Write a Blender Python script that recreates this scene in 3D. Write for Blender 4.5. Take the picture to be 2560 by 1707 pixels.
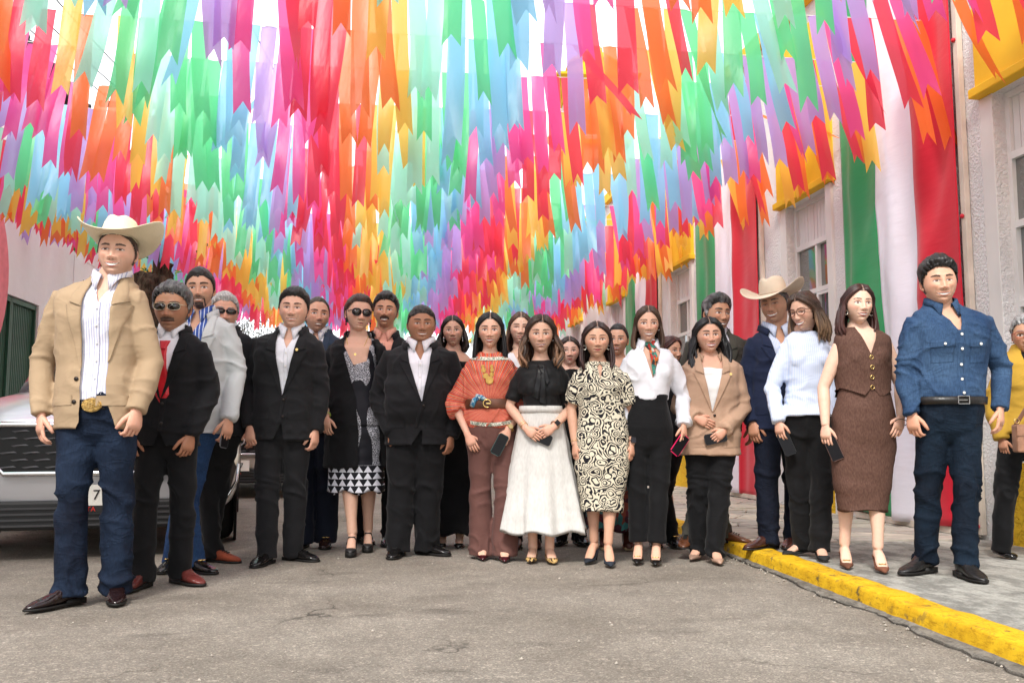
import bpy, bmesh, math, random
import numpy as np
from mathutils import Vector, Matrix, noise as mnoise
from mathutils.bvhtree import BVHTree
random.seed(7); RNG = np.random.RandomState(7)
for o in list(bpy.data.objects): bpy.data.objects.remove(o)
SC = bpy.context.scene; COL = SC.collection
# ------------------------------------------------------------------ camera, sky, sun, exposure
YAW = math.radians(8.124); PITCH = math.radians(5.748)
cam_d = bpy.data.cameras.new('camera'); cam = bpy.data.objects.new('camera', cam_d); COL.objects.link(cam)
cam.location = (0, 0, .84); cam.rotation_euler = (math.radians(90)+PITCH, 0, -YAW)
cam_d.sensor_width = 36; cam_d.lens = 36*2300/2560; cam_d.clip_end = 600; cam_d.clip_start = .05
SC.camera = cam
SUN_EL, SUN_ROT = math.radians(48), math.radians(200)
w = bpy.data.worlds.new('World'); SC.world = w; w.use_nodes = True
nt = w.node_tree; nt.nodes.clear()
sky = nt.nodes.new('ShaderNodeTexSky'); sky.sky_type = 'NISHITA'; sky.sun_disc = False
sky.sun_elevation = SUN_EL; sky.sun_rotation = SUN_ROT
tc = nt.nodes.new('ShaderNodeTexCoord'); nz = nt.nodes.new('ShaderNodeTexNoise'); nz.inputs['Scale'].default_value = 1.6; nz.inputs['Detail'].default_value = 5
nt.links.new(tc.outputs['Generated'], nz.inputs['Vector'])
rp = nt.nodes.new('ShaderNodeValToRGB'); rp.color_ramp.elements[0].position = .30; rp.color_ramp.elements[0].color = (.25,.25,.25,1); rp.color_ramp.elements[1].position = .55; rp.color_ramp.elements[1].color = (1,1,1,1)
nt.links.new(nz.outputs['Fac'], rp.inputs['Fac'])
mx = nt.nodes.new('ShaderNodeMix'); mx.data_type = 'RGBA'
nt.links.new(rp.outputs['Color'], mx.inputs['Factor']); nt.links.new(sky.outputs['Color'], mx.inputs['A']); mx.inputs['B'].default_value = (10.4, 10.6, 10.9, 1)
bg = nt.nodes.new('ShaderNodeBackground'); bg.inputs['Strength'].default_value = .1
out = nt.nodes.new('ShaderNodeOutputWorld')
nt.links.new(mx.outputs['Result'], bg.inputs['Color']); nt.links.new(bg.outputs['Background'], out.inputs['Surface'])
sd = bpy.data.lights.new('sun', 'SUN'); sun = bpy.data.objects.new('sun', sd); COL.objects.link(sun)
sd.energy = 1.9; sd.angle = math.radians(13); sd.color = (1, .96, .9)
sun.rotation_euler = (math.radians(90)-SUN_EL, 0, math.radians(-25))   # high, behind and to the left of the camera
SC.view_settings.view_transform = 'Standard'; SC.view_settings.look = 'None'
SC.view_settings.exposure = 1.0; SC.view_settings.gamma = 1; SC.view_settings.use_curve_mapping = False
SC.cycles.max_bounces = 8; SC.cycles.transparent_max_bounces = 24; SC.cycles.transmission_bounces = 6
# ------------------------------------------------------------------ helpers
def tag(o, label=None, cat=None, group=None, kind=None):
    if label: o['label'] = label
    if cat: o['category'] = cat
    if group: o['group'] = group
    if kind: o['kind'] = kind
    return o
def empty(name, loc=(0,0,0), rz=0, label=None, cat=None, group=None, kind=None):
    o = bpy.data.objects.new(name, None); COL.objects.link(o); o.location = loc; o.rotation_euler = (0,0,rz)
    o.empty_display_size = .1
    return tag(o, label, cat, group, kind)
def mkobj(name, me, parent=None, mat=None, smooth=False):
    if mat is not None and len(me.materials) == 0: me.materials.append(mat)
    if smooth: me.polygons.foreach_set('use_smooth', [True]*len(me.polygons))
    o = bpy.data.objects.new(name, me); COL.objects.link(o)
    if parent: o.parent = parent
    return o
class G:
    def __init__(s): s.v = []; s.f = []; s.m = []; s.mi = 0
    def raw(s, v, f):
        b = len(s.v); s.v.extend([tuple(map(float, p)) for p in v]); s.f.extend([tuple(i+b for i in q) for q in f]); s.m.extend([s.mi]*len(f)); return s
    def box(s, x0, x1, y0, y1, z0, z1):
        return s.raw([(x0,y0,z0),(x1,y0,z0),(x1,y1,z0),(x0,y1,z0),(x0,y0,z1),(x1,y0,z1),(x1,y1,z1),(x0,y1,z1)],
                     [(0,3,2,1),(4,5,6,7),(0,1,5,4),(1,2,6,5),(2,3,7,6),(3,0,4,7)])
    def rings(s, rs, closed=True, caps=True):
        n = len(rs[0]); v = [p for r in rs for p in r]; f = []
        m = n if closed else n-1
        for i in range(len(rs)-1):
            for j in range(m):
                k = (j+1) % n; f.append((i*n+j, i*n+k, (i+1)*n+k, (i+1)*n+j))
        if caps and closed: f.append(tuple(range(n))[::-1]); f.append(tuple((len(rs)-1)*n+j for j in range(n)))
        return s.raw(v, f)
    def torso(s, secs, n=28, e=2.3, caps=True):   # (z, cx, cy, hw, hd)
        rs = []
        for q in secs:
            z, cx, cy, hw, hd = q[:5]; r = []
            for j in range(n):
                a = 2*math.pi*j/n; c, d = math.cos(a), math.sin(a)
                r.append((cx+hw*math.copysign(abs(c)**(2/e), c), cy+hd*math.copysign(abs(d)**(2/e), d), z))
            rs.append(r)
        return s.rings(rs, caps=caps)
    def tube(s, pts, rad, n=14, up=(0,1,0), caps=True):  # rad: r or (r_side, r_up)
        P = [Vector(p) for p in pts]; rs = []; up = Vector(up)
        for i, p in enumerate(P):
            t = (P[min(i+1, len(P)-1)]-P[max(i-1, 0)]).normalized()
            a = t.cross(up)
            if a.length < 1e-3: a = t.cross(Vector((1,0,0)))
            a.normalize(); b = a.cross(t).normalized()
            r = rad[i] if not isinstance(rad, (int, float)) else rad
            ra, rb = (r if isinstance(r, (tuple, list)) else (r, r))
            rs.append([p+a*ra*math.cos(2*math.pi*j/n)+b*rb*math.sin(2*math.pi*j/n) for j in range(n)])
        return s.rings(rs, caps=caps)
    def ball(s, c, r, n=10, m=8):
        if isinstance(r, (int, float)): r = (r, r, r)
        rs = [[(c[0]+r[0]*math.sin(math.pi*i/m)*math.cos(2*math.pi*j/n), c[1]+r[1]*math.sin(math.pi*i/m)*math.sin(2*math.pi*j/n), c[2]-r[2]*math.cos(math.pi*i/m)) for j in range(n)] for i in range(1, m)]
        return s.rings(rs)
    def torus(s, c, R, r, ax='y', n=18, m=8, arc=1.0, sx=1, sz=1):
        rs = []; N = n if arc >= 1 else n+1
        for i in range(N):
            a = 2*math.pi*arc*i/n; ring = []
            for j in range(m):
                b = 2*math.pi*j/m; q = R+r*math.cos(b); h = r*math.sin(b)
                if ax == 'y': ring.append((c[0]+q*math.cos(a)*sx, c[1]+h, c[2]+q*math.sin(a)*sz))
                elif ax == 'z': ring.append((c[0]+q*math.cos(a)*sx, c[1]+q*math.sin(a)*sz, c[2]+h))
                else: ring.append((c[0]+h, c[1]+q*math.cos(a)*sx, c[2]+q*math.sin(a)*sz))
            rs.append(ring)
        if arc >= 1: rs.append(rs[0])
        return s.rings(rs, caps=arc < 1)
    def xf(s, M):
        s.v = [tuple(M @ Vector(p)) for p in s.v]; return s
    def mesh(s, name='m', mats=None):
        me = bpy.data.meshes.new(name); me.from_pydata(s.v, [], s.f)
        if mats:
            for q in mats: me.materials.append(q)
            me.polygons.foreach_set('material_index', s.m)
        me.update(); return me
    def build(s, name, mat, parent=None, smooth=False, bev=0):
        me = s.mesh(name, mat if isinstance(mat, list) else [mat]); 
        if bev:
            bm = bmesh.new(); bm.from_mesh(me); bmesh.ops.bevel(bm, geom=bm.edges[:], offset=bev, segments=2, affect='EDGES', profile=.5); bm.to_mesh(me); bm.free()
        return mkobj(name, me, parent, None, smooth)
def arr(me):
    a = np.empty(len(me.vertices)*3, np.float32); me.vertices.foreach_get('co', a); return a.reshape(-1, 3).astype(np.float64)
def setarr(me, a): me.vertices.foreach_set('co', a.astype(np.float32).ravel()); me.update()
def normals(me):
    a = np.empty(len(me.vertices)*3, np.float32); me.vertices.foreach_get('normal', a); return a.reshape(-1, 3).astype(np.float64)
_tab = RNG.rand(64, 64, 64)
def vnoise(p):   # value noise, p (N,3) -> (N,) in -1..1
    i = np.floor(p).astype(int); f = p-i; f = f*f*(3-2*f); i &= 63; j = (i+1) & 63
    t = _tab
    def L(a, b, k): return a+(b-a)*k
    x0 = L(t[i[:,0], i[:,1], i[:,2]], t[j[:,0], i[:,1], i[:,2]], f[:,0]); x1 = L(t[i[:,0], j[:,1], i[:,2]], t[j[:,0], j[:,1], i[:,2]], f[:,0])
    y0 = L(t[i[:,0], i[:,1], j[:,2]], t[j[:,0], i[:,1], j[:,2]], f[:,0]); y1 = L(t[i[:,0], j[:,1], j[:,2]], t[j[:,0], j[:,1], j[:,2]], f[:,0])
    return L(L(x0, x1, f[:,1]), L(y0, y1, f[:,1]), f[:,2])*2-1
def sstep(a, b, x): t = np.clip((x-a)/(b-a+1e-12), 0, 1); return t*t*(3-2*t)
# ------------------------------------------------------------------ materials
class N:
    def __init__(s, name, rough=.8, spec=.3, metal=0):
        s.m = bpy.data.materials.new(name); s.m.use_nodes = True; s.nt = s.m.node_tree; s.b = s.nt.nodes['Principled BSDF']
        s.b.inputs['Roughness'].default_value = rough; s.b.inputs['Specular IOR Level'].default_value = spec; s.b.inputs['Metallic'].default_value = metal
        s._tc = None
    def n(s, t, **kw):
        q = s.nt.nodes.new(t)
        for k, v in kw.items():
            if k in q.inputs: 
                s.set(q, k, v)
            else: setattr(q, k, v)
        return q
    def set(s, q, k, v):
        if isinstance(v, bpy.types.NodeSocket): s.nt.links.new(v, q.inputs[k])
        else:
            if isinstance(v, tuple) and len(v) == 3 and q.inputs[k].type == 'RGBA': v = v+(1,)
            q.inputs[k].default_value = v
    def tc(s, w='Object'):
        if not s._tc: s._tc = s.nt.nodes.new('ShaderNodeTexCoord')
        return s._tc.outputs[w]
    def map(s, scale=(1,1,1), rot=(0,0,0), vec=None, loc=(0,0,0)):
        q = s.n('ShaderNodeMapping'); s.set(q, 'Vector', vec or s.tc()); q.inputs['Scale'].default_value = scale; q.inputs['Rotation'].default_value = rot; q.inputs['Location'].default_value = loc
        return q.outputs[0]
    def noise(s, scale, detail=3, vec=None, rough=.5, dist=0):
        q = s.n('ShaderNodeTexNoise'); s.set(q, 'Vector', vec or s.tc()); q.inputs['Scale'].default_value = scale; q.inputs['Detail'].default_value = detail; q.inputs['Roughness'].default_value = rough; q.inputs['Distortion'].default_value = dist
        return q.outputs['Fac']
    def vor(s, scale, vec=None, feature='F1', out='Distance', rnd=1, dist='EUCLIDEAN'):
        q = s.n('ShaderNodeTexVoronoi'); q.feature = feature; q.distance = dist; s.set(q, 'Vector', vec or s.tc()); q.inputs['Scale'].default_value = scale; q.inputs['Randomness'].default_value = rnd
        return q.outputs[out]
    def ramp(s, fac, els, const=False):
        q = s.n('ShaderNodeValToRGB'); cr = q.color_ramp
        if const: cr.interpolation = 'CONSTANT'
        while len(cr.elements) < len(els): cr.elements.new(.5)
        for e, (p, c) in zip(cr.elements, els):
            e.position = p; e.color = (tuple(c)+(1,)) if isinstance(c, (tuple, list)) else (c, c, c, 1)
        s.set(q, 'Fac', fac); return q.outputs['Color']
    def mix(s, f, a, b, t='MIX'):
        q = s.n('ShaderNodeMix'); q.data_type = 'RGBA'; q.blend_type = t
        s.set(q, 'Factor', f); s.set(q, 'A', a); s.set(q, 'B', b); return q.outputs['Result']
    def math(s, op, a, b=None, c=None):
        q = s.n('ShaderNodeMath'); q.operation = op
        for i, v in enumerate((a, b, c)):
            if v is None: continue
            if isinstance(v, bpy.types.NodeSocket): s.nt.links.new(v, q.inputs[i])
            else: q.inputs[i].default_value = v
        return q.outputs[0]
    def xyz(s, vec=None):
        q = s.n('ShaderNodeSeparateXYZ'); s.set(q, 'Vector', vec or s.tc()); return q.outputs
    def col(s, c): s.set(s.b, 'Base Color', c); return s
    def inp(s, k, v): s.set(s.b, k, v); return s
    def bump(s, h, st=.3, d=.01):
        q = s.n('ShaderNodeBump'); q.inputs['Strength'].default_value = st; q.inputs['Distance'].default_value = d; s.set(q, 'Height', h)
        if s.b.inputs['Normal'].is_linked: s.nt.links.new(s.b.inputs['Normal'].links[0].from_socket, q.inputs['Normal'])
        s.nt.links.new(q.outputs[0], s.b.inputs['Normal']); return s
_mc = {}
def plain(name, c, rough=.7, spec=.3, metal=0, var=.12, sc=6, bump=0, bsc=80):
    if name in _mc: return _mc[name]
    k = N(name, rough, spec, metal); n_ = k.noise(sc, 4)
    lo = tuple(max(0, x*(1-var)) for x in c); hi = tuple(min(1, x*(1+var)) for x in c)
    k.col(k.ramp(n_, [(.3, lo), (.7, hi)]))
    if bump: k.bump(k.noise(bsc, 3), bump, .004)
    _mc[name] = k.m; return k.m
# ------------------------------------------------------------------ ground
def asphalt():
    k = N('asphalt', .9, .25)
    big = k.noise(.9, 5, rough=.6); mid = k.noise(5, 6, rough=.65); sp = k.vor(170, out='Color'); fine = k.noise(90, 3)
    base = k.ramp(big, [(.3, (.165,.145,.12)), (.5, (.225,.20,.17)), (.72, (.285,.258,.222))])
    base = k.mix(.3, base, k.ramp(mid, [(.3, (.55,.54,.53)), (.7, (1.3,1.28,1.24))]), 'MULTIPLY')
    spx = k.n('ShaderNodeSeparateColor', Color=sp).outputs[0]
    base = k.mix(.6, base, k.ramp(spx, [(0, (.5,.49,.48)), (.35, (.88,.87,.86)), (.8, (1.12,1.11,1.10)), (.965, (2.0,1.97,1.9))]), 'MULTIPLY')
    sp2 = k.n('ShaderNodeSeparateColor', Color=k.vor(55, out='Color')).outputs[0]
    base = k.mix(.45, base, k.ramp(sp2, [(0, .8), (.4, 1.0), (.93, 1.0), (.97, 1.7)]), 'MULTIPLY')
    # fine cracks
    warp = k.n('ShaderNodeVectorMath', operation='ADD'); k.nt.links.new(k.tc(), warp.inputs[0])
    nn = k.n('ShaderNodeTexNoise', Scale=2.2, Detail=5.0); k.nt.links.new(k.tc(), nn.inputs['Vector']); k.nt.links.new(nn.outputs['Color'], warp.inputs[1])
    cr = k.vor(.42, vec=warp.outputs[0], feature='DISTANCE_TO_EDGE')
    cm = k.ramp(cr, [(0, .25), (.006, 1.0)]); gate = k.ramp(k.noise(.8, 2), [(.5, 0.), (.6, 1.)])
    base = k.mix(gate, base, k.mix(1, base, cm, 'MULTIPLY'))
    st = k.ramp(k.noise(1.7, 3, vec=k.map((1,2.2,1), loc=(3,1,0))), [(.6, 1.), (.72, .55)])
    base = k.mix(.8, base, st, 'MULTIPLY')
    k.col(base); k.bump(fine, .3, .004); k.bump(k.vor(110), .2, .003); return k.m
def grid_sheet(name, x0, x1, y0, y1, nx, ny, zf, mat, kind='structure', xs=None, ys=None):
    xs = np.linspace(x0, x1, nx) if xs is None else xs; ys = np.linspace(y0, y1, ny) if ys is None else ys
    X, Y = np.meshgrid(xs, ys); Z = zf(X, Y); v = np.stack([X, Y, Z], -1).reshape(-1, 3); n = len(xs)
    f = [(j*n+i, j*n+i+1, (j+1)*n+i+1, (j+1)*n+i) for j in range(len(ys)-1) for i in range(n-1)]
    me = bpy.data.meshes.new(name); me.from_pydata(v.tolist(), [], f); me.update()
    o = mkobj(name, me, None, mat, True); tag(o, kind=kind); return o
def curbx(y): return 2.34+.041*np.clip(np.asarray(y, float)-3.0, -6, 5.4)
M_asph = asphalt()
grid_sheet('ground', -300, 300, -300, 300, 2, 2, lambda x, y: x*0-.03, plain('earth', (.2,.17,.13)))
ZR = lambda x, y: .004*np.sin(x*1.3+y*.4)+.003*np.sin(y*2.1-x*.7)-.006
grid_sheet('road', -4.6, 3.2, -6, 70, 40, 160, lambda x, y: ZR(x, y)-.008*np.clip((x-1.9), 0, 1), M_asph)
def concrete(name, c, s=1.0):
    k = N(name, .92, .2)
    b = k.ramp(k.noise(1.8*s, 6, rough=.65), [(.3, tuple(x*.72 for x in c)), (.55, c), (.75, tuple(min(1, x*1.25) for x in c))])
    dirt = k.ramp(k.noise(7*s, 7, rough=.75, vec=k.map((1,.55,1))), [(.42, .45), (.56, 1.)])
    b = k.mix(.8, b, dirt, 'MULTIPLY'); b = k.mix(.5, b, k.ramp(k.noise(70, 3), [(.35, .75), (.65, 1.2)]), 'MULTIPLY')
    k.col(b); k.bump(k.noise(26*s, 6, rough=.7), .6, .012); return k.m
M_conc = concrete('rough_cement', (.40,.39,.35))
M_flag = concrete('flagstone_cement', (.40,.36,.30))
SWZ = .07
def rough(X, Y): 
    p = np.stack([X.ravel()*3, Y.ravel()*3, X.ravel()*0+.5], -1); q = np.stack([X.ravel()*14, Y.ravel()*9, X.ravel()*0+3.5], -1)
    return (vnoise(p)*.004+vnoise(q)*.0035).reshape(X.shape)
sw = grid_sheet('sidewalk', 2.5, 4.7, -6, 6.35, 90, 300, lambda X, Y: SWZ-.007+rough(X, Y), M_conc)
a = arr(sw.data); a[:, 0] = np.where(a[:, 0] < 2.52, curbx(a[:, 1])+.08, a[:, 0]); setarr(sw.data, a)
tag(grid_sheet('stone_pavement', 2.62, 4.7, 6.355, 60, 2, 2, lambda X, Y: X*0+SWZ-.022, plain('mortar', (.12,.10,.085), .95)))
pav = [o for o in bpy.data.objects if o.name == 'stone_pavement'][0]
def flagstones():
    k = N('flagstone', .85, .3); ob = k.n('ShaderNodeObjectInfo').outputs['Random']
    b = k.ramp(ob, [(0, (.42,.38,.32)), (.35, (.52,.47,.39)), (.7, (.36,.335,.30)), (1, (.58,.52,.43))])
    b = k.mix(.6, b, k.ramp(k.noise(9, 5, vec=k.tc('Object')), [(.35, .7), (.65, 1.15)]), 'MULTIPLY'); k.col(b); k.bump(k.noise(35, 4), .4, .006)
    M = k.m; rr = random.Random(3); cnt = 0
    dx, dy = .33, .30; nx, ny = 6, 26
    P = {}
    for j in range(ny+1):
        for i in range(nx+1):
            x = 2.66+i*dx+(dx/2*(j % 2))*(0 < i < nx)*.6; y = 6.38+j*dy
            P[i, j] = (x+(rr.uniform(-.09,.09) if 0 < i < nx else 0), y+(rr.uniform(-.09,.09) if j > 0 else 0))
    for j in range(ny):
        for i in range(nx):
            q = [P[i,j], P[i+1,j], P[i+1,j+1], P[i,j+1]]
            cx_ = sum(p[0] for p in q)/4; cy_ = sum(p[1] for p in q)/4; z = SWZ+rr.uniform(-.006,.004)
            pts = []
            for n_ in range(4):     # chop corners -> irregular octagon
                a_, b_ = q[n_], q[(n_+1) % 4]
                for t in (rr.uniform(.08,.22), rr.uniform(.78,.92)): pts.append((a_[0]+(b_[0]-a_[0])*t, a_[1]+(b_[1]-a_[1])*t))
            top = [((p[0]-cx_)*.93, (p[1]-cy_)*.93, 0) for p in pts]; bot = [((p[0]-cx_)*.97, (p[1]-cy_)*.97, -.02) for p in pts]
            g = G(); g.rings([bot, top]); o = g.build('stone', M, pav); o.location = (cx_, cy_, z); cnt += 1
    g = G()
    for j in range(60):
        for i in range(5):
            cx_ = 2.85+i*.4+(.2 if j % 2 else 0); cy_ = 14.4+j*.36; w_ = rr.uniform(.15,.18)
            g.rings([[(cx_+w_*math.cos(a)+rr.uniform(-.02,.02), cy_+w_*math.sin(a)+rr.uniform(-.02,.02), zz) for a in [k_*math.pi/3 for k_ in range(6)]] for zz in (SWZ-.02, SWZ-.003)])
    tag(g.build('far_stones', M, pav), kind='stuff')
flagstones()
# curb : three-sided profile, worn, painted
def curb():
    k = N('yellow_curb_paint', .8, .2)
    n1 = k.noise(14, 6, rough=.7); n2 = k.noise(3, 5)
    y = k.ramp(n2, [(.3, (.66,.38,.012)), (.7, (.82,.52,.02))])
    z = k.xyz()[2]
    chipf = k.math('MULTIPLY', k.ramp(n1, [(.56, 0.), (.60, 1.)]), k.ramp(k.noise(2.2, 2), [(.42, .0), (.58, .8)]))
    edge = k.math('MULTIPLY', k.math('MULTIPLY', k.math('GREATER_THAN', z, .045), k.math('LESS_THAN', z, .0745)), k.math('MULTIPLY', k.ramp(k.noise(30, 6, rough=.8), [(.58, 0.), (.64, .8)]), k.ramp(k.noise(2.5, 2), [(.4, 0.), (.6, 1.)]))); c_ = k.mix(k.math('MAXIMUM', chipf, edge), y, (.10,.085,.06)); c_ = k.mix(.7, c_, k.ramp(k.noise(10, 6, rough=.7), [(.35, (.66,.58,.5)), (.6, (1.,1.,1.))]), 'MULTIPLY'); c_ = k.mix(.6, c_, k.ramp(k.noise(60, 4, vec=k.map((1,.25,1)), rough=.8), [(.36, (.5,.42,.35)), (.5, (1.,1.,1.))]), 'MULTIPLY'); k.col(c_); k.bump(k.noise(45, 6, rough=.75), .6, .006)
    M = k.m; root = empty('curb', kind='structure')
    ys0 = [-6, -2.5, .3, 2.2, 4.15, 6.05, 8.1, 10.2, 12.4, 14.7, 17, 21, 26, 33, 42, 60]
    for s_ in range(len(ys0)-1):
        ya, yb = ys0[s_]+.006, ys0[s_+1]-.006; ny = max(6, int((yb-ya)/(.03 if yb < 9 else .2))); ys = np.linspace(ya, yb, min(ny, 90))
        # profile offsets (dx, z)
        prof = [(-.02, -.03), (-.014, .0), (-.008, .02), (-.003, .048), (.002, .066), (.010, .0735), (.045, .075), (.09, .0755), (.13, .075), (.160, .073), (.167, .066), (.169, -.03)]
        P = np.array([[(curbx(y)+dx, y, z_) for dx, z_ in prof] for y in ys])
        q = P.reshape(-1, 3)
        d = vnoise(q*np.array([9, 9, 9]))*.004+vnoise(q*38)*.0022
        off = (random.random()-.5)*.012
        P[..., 0] += (d.reshape(P.shape[:2])+off)*(np.arange(len(prof)) < 10); P[..., 2] += (vnoise(q*np.array([7, 7, 0])+5).reshape(P.shape[:2])*.005+off*.3)*(np.arange(len(prof)) > 2)
        g = G(); g.rings([list(map(tuple, r)) for r in P], closed=False, caps=False)
        g.raw([tuple(p) for p in P[0]], [tuple(range(len(prof)))]); g.raw([tuple(p) for p in P[-1]], [tuple(range(len(prof)))[::-1]])
        g.build('kerb_block', M, root, smooth=True)
    # cement apron at the foot with a broken outer edge
    ys = np.linspace(-3, 7.6, 420); base = curbx(ys)
    w_ = .045+.055*np.clip(1-(ys-1)/7, 0, 1)+.03*vnoise(np.stack([ys*1.7, ys*0, ys*0], -1))+.018*vnoise(np.stack([ys*9, ys*0+4, ys*0], -1))+.008*vnoise(np.stack([ys*31, ys*0+4, ys*0], -1))
    rows = []
    for t, z_ in ((1.0, -.02), (.985, -.003), (.8, .001), (.6, .003), (.3, .005), (0, .006), (-.6, .008)):
        r = np.stack([base-w_*t, ys, np.full_like(ys, z_)+.003*vnoise(np.stack([ys*12, ys*0+t*9, ys*0], -1))], -1); rows.append([tuple(p) for p in r])
    G().rings(rows, closed=False, caps=False).build('gutter_strip', concrete('old_gutter', (.24,.22,.19), 2.5), root)
    # dark open crack beside the apron
    rows = []
    cw = .001+.007*np.abs(vnoise(np.stack([ys*3, ys*0+8, ys*0], -1)))
    for t in (0, 1):
        r = np.stack([base-w_-.001-cw*t, ys, np.full_like(ys, .0008)+ZR(base-w_, ys)+.004], -1); rows.append([tuple(p) for p in r])
    G().rings(rows, closed=False, caps=False).build('crack', plain('crack_dark', (.045,.04,.035), 1), root)
    # spilled yellow paint drips on the apron
    g = G(); rr = random.Random(5)
    for _ in range(0):
        y_ = rr.uniform(1.5, 6.5); x_ = float(curbx(y_))-.012; L = rr.uniform(.01,.045); wd = rr.uniform(.008,.03)
        pts = [(x_+.02, y_-wd), (x_-L*.4, y_-wd*.8), (x_-L, y_-wd*.2), (x_-L*.8, y_+wd*.4), (x_-L*.3, y_+wd), (x_+.02, y_+wd)]
        g.raw([(px, py, .021+.002*rr.random()) for px, py in pts], [tuple(range(6))])
curb()
def pebbles():
    rr = random.Random(12); g = G()
    for i in range(420):
        if i < 240: y = rr.uniform(.5, 8); x = float(curbx(y))-.02-abs(rr.gauss(0, .09))
        else: y = rr.uniform(2, 9); x = rr.uniform(-3.5, 2.3)
        s = rr.uniform(.003, .009); z = float(ZR(x, y))+s*.3; a = rr.uniform(0, 3)
        g.raw([(x+s*math.cos(a+k*1.571)*rr.uniform(.7, 1.3), y+s*math.sin(a+k*1.571)*rr.uniform(.7, 1.3), z) for k in range(4)]+[(x, y, z+s*.9), (x, y, z-s)], [(0,1,4),(1,2,4),(2,3,4),(3,0,4),(1,0,5),(2,1,5),(3,2,5),(0,3,5)])
    tag(g.build('gravel', plain('pale_gravel', (.38,.34,.29), .9, var=.4, sc=40)), kind='stuff')
pebbles()
# ------------------------------------------------------------------ right building
XW = 4.45
def stucco():
    k = N('white_stucco', .9, .2)
    n_ = k.noise(48, 4, rough=.6); k.col(k.mix(.6, (.88,.87,.86), k.ramp(k.noise(2, 5), [(.3, .9), (.7, 1.0)]), 'MULTIPLY'))
    k.bump(k.ramp(n_, [(.38, 0.), (.66, 1.)]), .8, .014); return k.m
M_st = stucco()
M_wp = plain('white_wood_paint', (.74,.74,.72), .5, .4, var=.06, sc=3)
M_jamb = plain('white_plaster_jamb', (.72,.71,.68), .8, .2, var=.07, sc=2, bump=.15, bsc=12)
M_yel = plain('yellow_wall_paint', (.80,.50,.03), .75, .25, var=.08, sc=2.5, bump=.3, bsc=14)
M_yst = N('yellow_stucco', .85, .25); M_yst.col(M_yst.ramp(M_yst.noise(3, 4), [(.3, (.74,.44,.02)), (.7, (.84,.54,.03))])); M_yst.bump(M_yst.ramp(M_yst.noise(26, 4), [(.45, 0.), (.56, 1.)]), .75, .02); M_yst = M_yst.m
def glassm():
    k = N('window_glass', .04, .9); k.col((.06,.07,.065)); k.inp('Metallic', .0); k.inp('IOR', 2.2); k.bump(k.noise(2.5, 2), .05, .01); return k.m
M_gl = glassm()
bld = empty('school_building', (XW, 0, 0), label='white stucco building with yellow window hoods along the right pavement', cat='building')
WT = 5.4; W0, W1, PER = 8.6, 9.55, 3.72
wins = [(f_-.97, f_) for f_ in (-1.4, 2.3, 6.03, 9.55, 13.7, 17.4, 21.1, 24.8, 28.5, 32.2, 36, 40)]
YA, YB = -5, 46
g = G(); ycur = YA
sill, head = .72, 3.35
for a_, b_ in wins:
    g.box(0, .35, ycur, a_, 0, WT); ycur = b_
    g.box(.012, .35, a_, b_, 0, sill); g.box(.012, .35, a_, b_, head, WT-.002)
g.box(0, .35, ycur, YB, 0, WT)
g.build('wall', M_st, bld)
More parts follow.
